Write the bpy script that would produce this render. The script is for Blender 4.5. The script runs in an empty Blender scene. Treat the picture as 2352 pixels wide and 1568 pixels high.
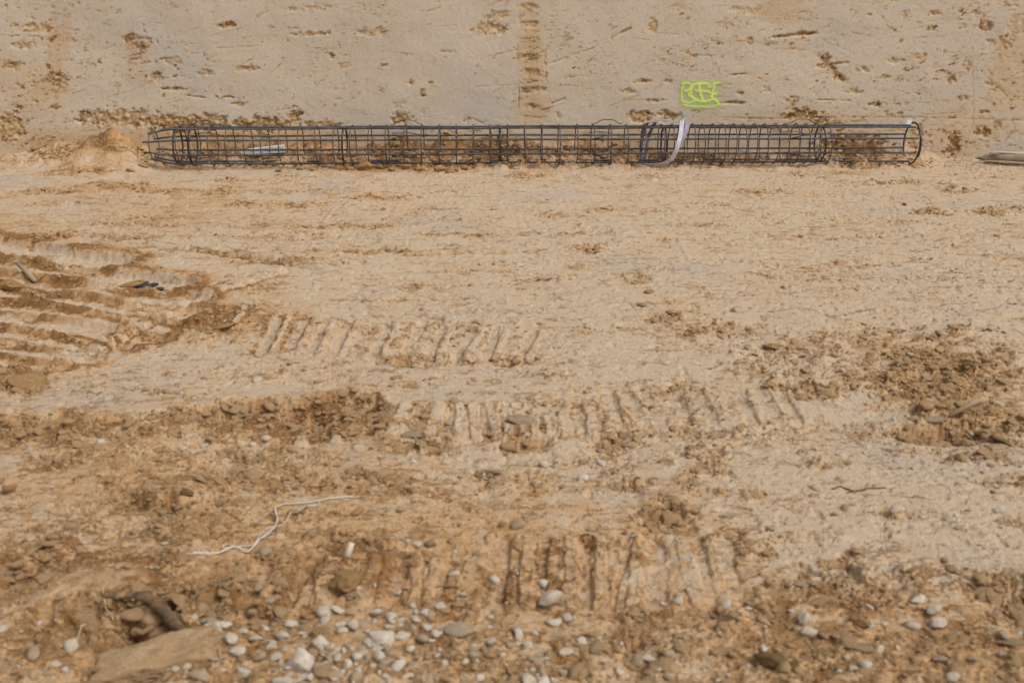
import bpy, bmesh, math, random
import numpy as np
from mathutils import Vector

# ------------------------------------------------------------------ camera, world, sun, exposure
PITCH = math.radians(19.0); CAM_H = 1.64
FPX, CX, CY = 2297.0, 1176.0, 784.0          # focal length and centre of the survey picture (2352 wide)
scn = bpy.context.scene
col = scn.collection
cam_d = bpy.data.cameras.new('camera'); cam = bpy.data.objects.new('camera', cam_d); col.objects.link(cam)
cam.location = (0, 0, CAM_H); cam.rotation_euler = (math.radians(90) - PITCH, 0, 0)
cam_d.sensor_width = 36.0; cam_d.lens = 36.0 * FPX / 2352.0
cam_d.clip_start = 0.05; cam_d.clip_end = 400
cam_d.dof.use_dof = True; cam_d.dof.focus_distance = 8.8; cam_d.dof.aperture_fstop = 3.6
scn.camera = cam

SUN_EL, SUN_AZ = math.radians(52), math.radians(122)     # azimuth from +Y (the bank) towards +X
w = bpy.data.worlds.new("World"); scn.world = w; w.use_nodes = True
nt = w.node_tree; nt.nodes.clear()
sky = nt.nodes.new('ShaderNodeTexSky'); sky.sky_type = 'NISHITA'; sky.sun_disc = False
sky.sun_elevation = SUN_EL; sky.sun_rotation = SUN_AZ; sky.dust_density = 4.0; sky.air_density = 1.2
hsv = nt.nodes.new('ShaderNodeHueSaturation'); hsv.inputs['Saturation'].default_value = 0.14
bg = nt.nodes.new('ShaderNodeBackground'); bg.inputs['Strength'].default_value = 0.115
wo = nt.nodes.new('ShaderNodeOutputWorld')
nt.links.new(sky.outputs[0], hsv.inputs['Color']); nt.links.new(hsv.outputs[0], bg.inputs['Color'])
nt.links.new(bg.outputs[0], wo.inputs['Surface'])
sd = bpy.data.lights.new('sun', 'SUN'); sd.energy = 1.45; sd.angle = math.radians(24); sd.color = (1.0, .955, .89)
so = bpy.data.objects.new('sun', sd); col.objects.link(so)
sdir = Vector((math.sin(SUN_AZ) * math.cos(SUN_EL), math.cos(SUN_AZ) * math.cos(SUN_EL), math.sin(SUN_EL)))
so.rotation_euler = sdir.to_track_quat('Z', 'Y').to_euler(); so.location = (0, 0, 12)
scn.view_settings.view_transform = 'Standard'; scn.view_settings.look = 'None'
scn.view_settings.exposure = 0.12; scn.view_settings.gamma = 1.0; scn.view_settings.use_curve_mapping = False

rng = np.random.RandomState(7); random.seed(7)

# ------------------------------------------------------------------ helpers: noise
def _hash(ix, iy, seed):
    h = (ix.astype(np.int64) * 374761393 + iy.astype(np.int64) * 668265263 + seed * 2147483647) & 0xFFFFFFFF
    h = ((h ^ (h >> 13)) * 1274126177) & 0xFFFFFFFF
    h = h ^ (h >> 16)
    return h
def _r(ix, iy, seed): return (_hash(ix, iy, seed) & 0xFFFFFF) / float(0xFFFFFF)
def noise(x, y, seed=0):
    ix = np.floor(x); iy = np.floor(y); fx = x - ix; fy = y - iy
    ux = fx * fx * fx * (fx * (fx * 6 - 15) + 10); uy = fy * fy * fy * (fy * (fy * 6 - 15) + 10)
    def g(a, b):
        t = _r(ix + a, iy + b, seed) * 2 * np.pi
        return np.cos(t) * (fx - a) + np.sin(t) * (fy - b)
    n0 = g(0, 0) * (1 - ux) + g(1, 0) * ux; n1 = g(0, 1) * (1 - ux) + g(1, 1) * ux
    return (n0 * (1 - uy) + n1 * uy) * 1.5          # about -1..1
def fbm(x, y, o=4, seed=0, gain=.5):
    s = 0; a = 1; t = 0
    for i in range(o):
        s = s + a * noise(x * 2 ** i + 17.3 * i, y * 2 ** i - 9.1 * i, seed + i); t += a; a *= gain
    return s / t
def domes(x, y, cell, seed=0, dens=1.0):
    """lumps like clods: tallest of the tilted, flattened domes dropped one per cell"""
    x = x / cell; y = y / cell
    ix = np.floor(x); iy = np.floor(y); best = np.zeros_like(x)
    for a in (-1, 0, 1):
        for b in (-1, 0, 1):
            jx = ix + a; jy = iy + b
            px = jx + _r(jx, jy, seed); py = jy + _r(jx, jy, seed + 1)
            rr = .28 + .42 * _r(jx, jy, seed + 2)
            on = _r(jx, jy, seed + 3) < dens
            th = _r(jx, jy, seed + 4) * 6.283; c = np.cos(th); s = np.sin(th)
            dx = x - px; dy = y - py; u = (dx * c + dy * s) / rr; v = (-dx * s + dy * c) / (rr * .65)
            q = np.maximum(np.abs(u) * .6 + np.abs(v) * .45, np.sqrt(u * u + v * v) * .8)
            h = rr * np.sqrt(np.clip(1 - q * q, 0, 1)) * (1 + .7 * (u * .6))
            best = np.where(on, np.maximum(best, h), best)
    return best * cell
def ss(a, b, x):
    t = np.clip((x - a) / (b - a), 0, 1); return t * t * (3 - 2 * t)

# ------------------------------------------------------------------ helpers: survey picture <-> place
cp, sp = math.cos(PITCH), math.sin(PITCH)
def ray(u, v):
    a = (u - CX) / FPX; b = (v - CY) / FPX
    return np.array([a, cp - b * sp, -sp - b * cp])
def G(u, v, z=0.0):
    d = ray(u, v); t = (z - CAM_H) / d[2]; return (d[0] * t, d[1] * t)
def proj(x, y, z=0.0):
    Z = y * cp - (z - CAM_H) * sp; return CX + FPX * x / Z, CY - FPX * (y * sp + (z - CAM_H) * cp) / Z
def mpp(u, v):
    x, y = G(u, v); return math.sqrt(y * y + CAM_H ** 2) / FPX        # metres per picture unit at that ground point
WALL_Y = 10.62; BATTER = math.tan(math.radians(7))
def WP(u, v):
    d = ray(u, v)       # meet y = WALL_Y + BATTER*z
    t = (WALL_Y + BATTER * CAM_H) / (d[1] - BATTER * d[2]); return (d[0] * t, CAM_H + d[2] * t)

# ------------------------------------------------------------------ the ground
ROUGH = [(420,440,260,8,.8),(640,470,200,7,.7),(900,455,120,6,.7),(250,545,200,8,.8),(480,575,160,7,.8),(100,440,130,7,.8),(760,520,240,7,.7),(1050,540,200,6,.6),(180,400,120,6,.6),(560,415,140,5,.7),(1750,440,140,6,.6),(2050,420,160,5,.6),(1620,520,120,5,.5),(1250,640,120,7,.5),(1000,655,160,7,.5),(880,690,120,6,.5),(2150,640,160,7,.5),(1350,760,160,12,.4),(520,860,200,14,.5),(800,880,200,14,.45),(1000,870,160,12,.4),(300,900,160,14,.5),(1250,860,120,12,.4),(1350,1060,200,14,.4),(1700,1130,160,16,.45),(2050,1180,200,14,.35),(1850,1230,160,14,.4),(760,1180,160,18,.5),(60,585,130,26,.7),(20,640,70,34,.8),(250,425,110,12,.7),(120,470,140,10,.4),(350,500,150,10,.5),(290,515,120,9,.6),
 (1205,405,60,9,.75),(1490,408,70,8,.6),(1840,400,60,8,.6),(1960,398,80,7,.5),(2200,435,60,10,.7),(2120,488,60,9,.9),(2300,485,90,14,.7),
 (1270,492,55,9,.8),(1390,482,60,9,.7),(1500,487,50,8,.6),(1650,470,60,7,.4),(1350,572,60,14,.7),(860,580,260,8,.65),(690,603,130,9,.65),(1150,600,160,7,.35),
 (1000,500,220,12,.3),(600,540,260,12,.4),(700,440,150,9,.4),(1460,640,60,20,.6),(1500,620,90,8,.4),(1950,640,160,14,.4),(1750,630,60,10,.4),
 (560,660,120,16,.5),(480,740,180,55,.65),(650,760,120,50,.5),(980,775,280,60,.5),(1180,830,120,14,.7),(1030,820,130,14,.7),
 (1640,765,130,30,.75),(1530,735,100,12,.6),(1850,830,220,70,.6),(2150,850,270,100,.85),(2200,945,170,35,1),(2000,770,200,30,.5),
 (90,985,180,34,.85),(330,992,220,26,.65),(560,985,190,34,.7),(760,960,130,42,1),(960,980,120,36,.9),(1200,985,90,30,.9),(1060,930,120,12,.7),
 (1500,930,270,50,.42),(1840,900,120,35,.8),(1240,930,90,30,.5),(1400,970,90,30,.4),
 (40,870,90,45,.8),(300,1040,300,26,.6),(600,1040,250,30,.7),
 (300,1105,150,50,.6),(580,1090,230,60,.6),(390,1125,80,24,1),(880,1120,150,40,.5),(420,1150,180,20,.6),
 (1180,1100,220,40,.35),(1450,1110,120,35,.55),(1630,1060,80,60,.6),(1900,1060,70,20,.6),(2250,1050,130,25,.7),
 (330,1200,380,70,.5),(100,1260,160,60,.6),(600,1290,220,60,.55),(350,1290,160,40,.5),(780,1250,160,40,.6),
 (500,1370,270,60,.95),(250,1400,140,55,.85),(80,1420,120,60,.5),(1000,1340,520,110,.42),(1530,1185,80,24,1),(1700,1260,110,50,.6),(1250,1270,120,40,.5),
 (1950,1290,70,30,.85),(1930,1370,240,60,.65),(2270,1340,120,40,.8),(1600,1420,160,60,.6),(1450,1420,90,40,.6),(2100,1320,140,30,.5),
 (2330,1110,70,20,.7),(1560,1110,60,25,.5)]
DAMP = [(80,700,330,150,.45),(150,900,350,100,.3),(650,1330,1150,330,.60),(2000,1480,600,150,.6),(400,480,520,70,.25),(0,600,260,130,.55),(60,980,380,60,.7),(650,960,300,50,.8),(300,1120,450,110,.55),(350,1320,560,170,.75),(150,1450,300,120,.6),(1100,1420,700,120,.42),(1000,1250,500,150,.25),
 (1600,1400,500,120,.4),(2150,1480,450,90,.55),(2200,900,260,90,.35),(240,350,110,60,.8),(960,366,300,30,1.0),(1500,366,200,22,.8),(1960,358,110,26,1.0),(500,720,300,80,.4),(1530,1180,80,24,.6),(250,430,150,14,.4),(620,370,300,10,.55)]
# straight prints: (u1,v1,u2,v2, width m, depth m)   depth < 0 carves, > 0 raises
PRINTS = []
for k, (ut, ub) in enumerate([(640,600),(700,665),(745,712),(800,765),(890,855),(970,930),(1015,985),(1085,1045),(1140,1115),(1225,1195)]):
    PRINTS.append((ut, 725 + 3 * k + (k * 7 % 5) * 4, ub, 812 + 2 * k - (k * 3 % 4) * 5, .040, -.020 + .001 * k)); PRINTS.append((ut + 22, 728 + 4 * k, ub + 20, 810 + 2 * k, .026, .009))
for (a, b) in [(1395,1420),(1440,1475),(1480,1520),(1545,1580),(1600,1640),(1690,1730),(1745,1790),(1790,1830)]:
    PRINTS.append((a, 898, b, 975, .042, -.009)); PRINTS.append((a + 20, 900, b + 18, 970, .02, .005))
for (a, b) in [(1350,1365),(1130,1140),(1055,1060),(1190,1202),(1255,1268),(700,690),(640,625),(575,560),(780,770),(1085,1095),(1160,1170),(1220,1230),(1290,1300),(1010,985),(930,900)]:
    PRINTS.append((a, 935, b, 1000, .035, .016))
for (a, b, wd, dp) in [(600,560,.04,-.018),(650,612,.03,.014),(705,680,.04,-.018),(925,905,.04,-.018),(955,935,.03,.014),(1150,1135,.04,-.02),(1660,1700,.03,-.012),(760,735,.030,.012),(812,760,.02,-.012),(860,838,.026,.014),(1005,985,.035,.018),(1028,1008,.02,-.014),(1100,1078,.04,.016),(1215,1205,.03,.020),(1250,1240,.022,-.018),
                       (1318,1318,.03,.016),(1350,1352,.025,-.02),(1375,1372,.026,.014),(1470,1440,.03,.014),(1500,1520,.04,-.015),(1565,1600,.03,.014),(1600,1640,.02,-.012),(1440,1425,.02,-.012)]:
    PRINTS.append((a, 1240 if a > 1100 else 1290, b + (7 if a % 2 else -5), 1400 - (a * 7 % 30), wd * 1.2, dp * .72))
for k in range(9):
    v0 = 560 + k * 33; xe = [260, 400, 440, 430, 390, 340, 270, 210, 130][k]
    sp_ = [.42,.38,.34,.31,.28,.26,.24,.22,.20][k]
    PRINTS.append((-200, v0 - 30, xe, v0 + .135 * xe, .50 * sp_, -.060 * sp_ / .3))
for k in range(4):
    PRINTS.append((350 + 70 * k, 560 + 9 * k, 620 + 60 * k, 590 + 12 * k, .06, .016))
PRINTS += [(140,830,290,750,.07,.03),(290,750,420,692,.07,.035),(420,692,640,625,.07,.028),(500,740,560,715,.04,-.02),(440,745,520,760,.05,-.03),(540,745,570,705,.03,.02),
           (150,1395,350,1520,.05,.03),(200,1380,390,1500,.045,-.05),(700,1300,640,1400,.03,-.015),(110,1410,260,1540,.06,-.04),
           (2020,560,2300,552,.02,.008),(1940,1290,1975,1340,.03,-.03),(1960,1300,1990,1400,.03,.02),(2060,1020,2300,1012,.03,.010),(1900,1340,1850,1310,.03,-.02)]
# ledges: ground drops towards the viewer along a line.  (points, amplitude at the points, recovery length m)
LEDGES = [
 ([(-150,955),(60,950),(200,948),(330,950),(440,938),(520,928),(600,925),(740,918),(860,915),(915,935)], [.02,.06,.06,.03,.07,.09,.10,.11,.10,0.0], .30),
 ([(900,940),(980,930),(1065,928),(1140,932),(1230,925)], [0,.035,.03,.02,0], .14),
 ([(860,1005),(900,1010),(960,1003),(1010,1012),(1060,1000)], [0,.05,.05,.06,0], .10),
 ([(1140,995),(1165,1003),(1200,1006),(1250,1000),(1268,990)], [0,.05,.06,.05,0], .10),
 ([(1330,1000),(1380,997),(1500,985),(1620,985),(1700,982),(1880,978),(2000,985),(2060,992),(2150,972),(2260,965),(2380,955)], [0,.03,.015,.02,.012,.01,.02,.05,.06,.07,.04], .22),
 ([(760,582),(880,580),(960,583),(1000,578),(1150,580),(1340,574)], [.0,.030,.032,.02,.022,0], .25),
 ([(540,600),(620,607),(700,610),(830,604)], [0,.03,.028,0], .2),
 ([(1480,550),(1700,548),(1900,550),(2200,545),(2400,546)], [0,.012,.014,.012,.01], .3),
 ([(1680,600),(1850,606),(1930,604),(2040,598),(2130,592)], [0,.02,.025,.02,0], .3),
 ([(1385,892),(1440,888),(1560,886),(1660,884)], [.0,.025,.02,0], .3),
 ([(1470,1196),(1490,1176),(1530,1162),(1565,1168),(1595,1192)], [.0,.05,.07,.05,.0], .12),
 ([(300,1098),(330,1112),(370,1126),(430,1128),(470,1118)], [0,.06,.05,.06,0], .12),
 ([(-80,1285),(0,1290),(60,1283),(150,1262),(260,1240)], [.05,.05,.05,.02,0], .25),
 ([(540,1272),(700,1272),(820,1262),(1000,1268),(1100,1275)], [0,.012,.012,.01,0], .25),
 ([(40,1400),(90,1392),(160,1385),(230,1365),(300,1360)], [0,.02,.03,.05,.0], .12),
 ([(240,1362),(290,1372),(340,1385),(400,1420),(440,1450)], [.02,.08,.09,.09,.03], .16),
 ([(560,1378),(620,1382),(700,1372),(790,1352)], [0,.03,.03,0], .14),
 ([(1350,1420),(1400,1430),(1460,1445),(1510,1450)], [0,.03,.03,0], .12),
 ([(780,800),(860,812),(960,818),(1080,822),(1180,830)], [0,.015,.02,.02,0], .1),
 ([(1690,1385),(1740,1400),(1790,1396),(1850,1400)], [0,.03,.02,0], .12),
 ([(2230,1385),(2270,1360),(2330,1345),(2400,1340)], [0,.03,.04,.04], .2),
 ([(1600,745),(1660,740),(1710,745),(1760,760)], [0,.03,.02,0], .12),
 ([(1080,1060),(1110,1085),(1160,1090)], [0,.02,0], .1),
 ([(2090,492),(2130,490),(2180,494)], [0,.03,0], .3),
]
CRK = [l for l in LEDGES if l[0][0][1] < 650 and l[0][0][0] > 400]; LEDGES = [l for l in LEDGES if l not in CRK]
for pts, amp, rec in CRK:
    for i in range(len(pts) - 1): PRINTS.append((*pts[i], *pts[i + 1], .032, -.032 if max(amp) > .02 else -.018))
CUP = []   # ledges turned to ground coordinates
for pts, amp, rec in LEDGES:
    g = sorted([(*G(*p), a) for p, a in zip(pts, amp)]); g = np.array(g); CUP.append((g[:, 0], g[:, 1], g[:, 2], rec))
PRG = [(*G(a, b), *G(c, d), w_, h_) for (a, b, c, d, w_, h_) in PRINTS]

def blobs(u, v, L, seed):
    wu = fbm(u / 60, v / 24, 3, seed) ; out = np.zeros_like(u)
    for (cu, cv, ru, rv, s) in L:
        d = np.sqrt(((u - cu) / ru) ** 2 + ((v - cv) / rv) ** 2)
        out = np.maximum(out, s * (1 - ss(.20, 1.30, d + .75 * wu)))
    return out

def terrain(x, y):
    """height of the dirt and its fresh / rough fields, at arrays of ground points"""
    x = np.asarray(x, float); y = np.asarray(y, float)
    yy = np.clip(y, 1.2, WALL_Y + 1); u, v = proj(x, yy)
    R = blobs(u, v, ROUGH, 11)
    near = ss(1400, 1500, v) * .42; R = np.maximum(R, near)
    far_streak = ss(4.2, 6.5, y)
    # loose scatter of roughness
    nr = fbm(x * 1.3, y * 1.3, 4, 21); streak = fbm(x * .9, y * 5.5, 4, 31)
    sc = ss(.12, .5, nr) * .42 * (1 - far_streak) + ss(.16, .55, streak) * .5 * far_streak
    R = np.clip(np.maximum(R, sc), 0, 1)
    brk = fbm(x * 9, y * 9, 3, 41)
    Rb = np.clip(R * 1.25 + .55 * brk * (R > .02) - .14, 0, 1)      # broken-up patch
    h = .020 * fbm(x * .7, y * .7, 3, 1) + .010 * fbm(x * 2.5, y * 2.5, 3, 2)
    smo = ss(-.30, .15, fbm(x * .55 + 3, y * .8, 3, 77) + .5 * R)          # 0 on packed smooth swaths
    # skin of the smeared crust: pulled along x
    ang = .12 * noise(x * .3, y * .3, 5)
    xs = x + ang * y; ys = y - ang * x
    h += (.0065 * fbm(xs * 3, ys * 14, 4, 3)) * (.35 + .8 * far_streak)
    fl = fbm(xs * 7, ys * 30, 3, 8)
    h -= .006 * ss(.25, .6, fl) * (.5 + far_streak)
    h += (.0035 * fbm(x * 26, y * 32, 3, 4) + .0022 * np.abs(noise(x * 60, y * 60, 6))) * (.35 + .65 * smo)
    # little chips and pocks all over the crust
    pk = noise(x * 17, y * 19, 14); h -= .008 * ss(.42, .62, pk) ; h += .007 * ss(.45, .6, noise(x * 14, y * 22, 15))
    cr = np.abs(fbm(xs * 2.2, ys * 6, 4, 51)); h -= .010 * (1 - ss(0, .022, cr)) * ss(0.0, .3, noise(x * .8, y * 1.2, 52))
    # ledges
    for gx, gy, ga, rec in CUP:
        m0 = (x > gx[0]) & (x < gx[-1]) & (y > gy.min() - rec * 3.5) & (y < gy.max() + .4)
        if not m0.any(): continue
        X = x[m0]; Y = y[m0]
        yl = np.interp(X, gx, gy) + .15 * fbm(X * 2.6, Y * 2 + 3, 4, 54, .5) + .008 * noise(X * 18, Y * 30, 55)
        A = np.interp(X, gx, ga) * (.45 + .75 * ss(-.4, .5, noise(X * 3.1, Y * 1.5, 57))); s = yl - Y
        drop = ss(0, .025 + .55 * A, s) * np.exp(-np.maximum(s - .05, 0) / rec)
        h[m0] += -A * drop + A * .22 * np.exp(-(np.minimum(s, 0) / .10) ** 2) * (s <= 0)
        face = ss(-.04, .03, s) * np.exp(-np.maximum(s - .05 - A, 0) / (rec * .5)) * np.minimum(A / .035, 1)
        Rb[m0] = np.maximum(Rb[m0], face)
    # flakes torn out of the crust, at three sizes
    tz = .55 * R + .10 * (1 - far_streak) - .30 * (1 - smo)
    T1 = ss(.34, .38, fbm(xs * 4.5, ys * 9, 5, 111, .62) + .30 * tz); T2 = ss(.36, .42, fbm(x * 13, ys * 24, 4, 121, .6) + .30 * tz)
    T3 = ss(.42, .50, fbm(x * 34, y * 50, 3, 131, .6) + .25 * tz)
    h -= (.008 * T1 + .007 * T2 + .004 * T3) * (1 + .8 * far_streak)
    tear = np.clip(.7 * T1 + .8 * T2 + .6 * T3, 0, 1)
    flat = np.zeros_like(x); rim = np.zeros_like(x)
    # prints
    for (x1, y1, x2, y2, wd, dp) in PRG:
        m = wd * 2.0
        sel = (x > min(x1, x2) - m) & (x < max(x1, x2) + m) & (y > min(y1, y2) - m) & (y < max(y1, y2) + m)
        if not sel.any(): continue
        X = x[sel]; Y = y[sel]; dx, dy = x2 - x1, y2 - y1; L2 = dx * dx + dy * dy; t = ((X - x1) * dx + (Y - y1) * dy) / L2
        tc = np.clip(t, 0, 1); wob = (.35 * wd * noise(X * 7, Y * 7, 44) if wd < .06 else .13 * wd * noise(X * 2.2, Y * 2.2, 44) + .007 * fbm(X * 9, Y * 16, 3, 48)) + .005 * noise(X * 22, Y * 40, 45)
        d = np.hypot(X - x1 - tc * dx, Y - y1 - tc * dy) + wob
        k = 1 - (ss(wd * .6, wd * .82, d) if wd < .06 else ss(wd * .5, wd * .8, d)); keep = ss(-.75, -.25, noise(X * 3, Y * 3, 46)) if wd < .06 else .8 + .2 * noise(X * 3, Y * 3, 46)
        lip = np.exp(-((d - wd * 1.15) / (wd * .32)) ** 2) * (.35 if wd < .06 else .12) * abs(dp) * ss(-.2, .5, noise(X * 14, Y * 14, 47))
        rm = np.exp(-((d - wd * 1.0) / (wd * .30)) ** 2) * (ss(-.5, .3, noise(X * 11, Y * 11, 47)) if wd < .06 else ss(-.8, .0, noise(X * 3, Y * 6, 47))) * min(1, abs(dp) / .02)
        h[sel] += (dp * k + lip) * keep; flat[sel] = np.maximum(flat[sel], k * keep); rim[sel] = np.maximum(rim[sel], rm * keep)
    Rb = np.clip(np.maximum(Rb * (1 - .6 * (u < 420) * (v > 570) * (v < 820)), np.where(v < 860, .35, .55) * rim) * (1 - .8 * flat * (1 - rim)), 0, 1); tear = tear * (1 - .5 * flat)
    st = (1 - ss(0, .035, np.abs(fbm(xs * .45, ys * 3.2, 4, 141)))) * ss(.0, .25, noise(x * .9, y * 2.2, 142)) * far_streak
    h -= .014 * st; tear = np.maximum(tear, st * .8)
    # broken soil
    wx = x + .012 * noise(x * 22, y * 22, 61); wy = y + .012 * noise(x * 22, y * 22, 62)
    lump = domes(wx, wy, .14, 70, .35) * .34 + domes(wx, wy, .062, 80, .7) * .42 + domes(wx, wy, .030, 90, .8) * .60 + domes(wx, wy, .016, 95, .8) * .7 * (1 - far_streak)
    h += Rb * (lump - .014) + Rb * .014 * fbm(x * 6, y * 7, 3, 63)
    h += Rb * .006 * noise(x * 75, y * 75, 64)
    # debris heaped against the bank
    wb = WALL_Y - y
    hu = np.interp(u, [-200,60,140,200,250,300,350,700,1150,1400,1480,1850,1900,2000,2120,2160,2400],
                      [.03,.06,.14,.22,.27,.25,.10,.14,.18,.14,.07,.06,.08,.14,.07,.02,.02])
    run = np.interp(u, [-200,100,200,300,400,2400], [.4,.8,1.15,1.0,.45,.30])
    heap = hu * np.clip(1 - wb / run, 0, 1.0) ** 1.15
    h += heap * (1 + .5 * fbm(x * 4, y * 4, 4, 91)) * (wb < 2)
    dz = np.clip(hu / .12, .25, 1) * (1 - ss(.35, .62, wb + .08 * noise(x * 6, y * 6, 92)))
    rb2 = np.clip(dz, 0, 1) * np.where((u > 170) & (u < 320), .35, 1)
    h += rb2 * (domes(wx, wy, .17, 170, .7) * .6 + domes(wx, wy, .08, 180, .8) * .65)
    Rb = np.maximum(Rb, rb2)
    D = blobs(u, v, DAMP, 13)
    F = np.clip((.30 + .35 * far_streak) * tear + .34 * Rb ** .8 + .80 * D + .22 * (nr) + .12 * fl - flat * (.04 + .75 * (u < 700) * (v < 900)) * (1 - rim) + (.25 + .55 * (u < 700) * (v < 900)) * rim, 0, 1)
    return h, np.clip(Rb, 0, 1), F
def TH(x, y):
    return float(terrain(np.array([x]), np.array([y]))[0][0])

def grid_mesh(name, X, Y, Z, attrs):
    nr, nc = X.shape; n = nr * nc
    co = np.empty((n, 3), np.float32); co[:, 0] = X.ravel(); co[:, 1] = Y.ravel(); co[:, 2] = Z.ravel()
    idx = np.arange(n, dtype=np.int32).reshape(nr, nc)
    q = np.stack([idx[:-1, :-1], idx[:-1, 1:], idx[1:, 1:], idx[1:, :-1]], -1).reshape(-1, 4)
    me = bpy.data.meshes.new(name); me.vertices.add(n); me.vertices.foreach_set('co', co.ravel())
    me.loops.add(q.size); me.loops.foreach_set('vertex_index', q.ravel())
    me.polygons.add(len(q)); me.polygons.foreach_set('loop_start', np.arange(0, q.size, 4, dtype=np.int32))
    me.polygons.foreach_set('use_smooth', np.ones(len(q), bool))
    me.update(calc_edges=True)
    for k, a in attrs.items():
        at = me.attributes.new(k, 'FLOAT', 'POINT'); at.data.foreach_set('value', a.ravel().astype(np.float32))
    return me

# ------------------------------------------------------------------ materials
class NT:
    def __init__(s, name):
        s.m = bpy.data.materials.new(name); s.m.use_nodes = True; s.t = s.m.node_tree; s.t.nodes.clear()
        s.out = s.n('ShaderNodeOutputMaterial'); s.b = s.n('ShaderNodeBsdfPrincipled'); s.l(s.b.outputs[0], s.out.inputs[0])
    def n(s, t, **k):
        o = s.t.nodes.new(t)
        for a, b in k.items(): setattr(o, a, b)
        return o
    def l(s, a, b): s.t.links.new(a, b)
    def coord(s, kind='Object'):
        return s.n('ShaderNodeTexCoord').outputs[kind]
    def noise(s, vec, scale, detail=4, rough=.55, scl=None):
        if scl:
            mp = s.n('ShaderNodeMapping'); mp.inputs['Scale'].default_value = scl; s.l(vec, mp.inputs[0]); vec = mp.outputs[0]
        o = s.n('ShaderNodeTexNoise'); o.inputs['Scale'].default_value = scale; o.inputs['Detail'].default_value = detail
        o.inputs['Roughness'].default_value = rough; s.l(vec, o.inputs['Vector']); return o.outputs['Fac']
    def rmp(s, x, a, b, c=0.0, d=1.0):
        o = s.n('ShaderNodeMapRange'); s.l(x, o.inputs[0])
        for i, q in zip((1, 2, 3, 4), (a, b, c, d)): o.inputs[i].default_value = q
        return o.outputs[0]
    def math(s, op, a, b=None):
        o = s.n('ShaderNodeMath', operation=op)
        for i, q in enumerate((a, b)):
            if q is None: continue
            if isinstance(q, (int, float)): o.inputs[i].default_value = q
            else: s.l(q, o.inputs[i])
        return o.outputs[0]
    def mix(s, f, a, b, mode='MIX'):
        o = s.n('ShaderNodeMix', data_type='RGBA', blend_type=mode)
        if isinstance(f, (int, float)): o.inputs[0].default_value = f
        else: s.l(f, o.inputs[0])
        for i, q in ((6, a), (7, b)):
            if isinstance(q, tuple): o.inputs[i].default_value = (*q, 1)
            else: s.l(q, o.inputs[i])
        return o.outputs[2]
    def bump(s, hgt, dist, strength=1.0, prev=None):
        o = s.n('ShaderNodeBump'); o.inputs['Distance'].default_value = dist; o.inputs['Strength'].default_value = strength
        s.l(hgt, o.inputs['Height'])
        if prev is not None: s.l(prev, o.inputs['Normal'])
        return o.outputs[0]
    def attr(s, name):
        o = s.n('ShaderNodeAttribute'); o.attribute_name = name; return o.outputs['Fac']

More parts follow.
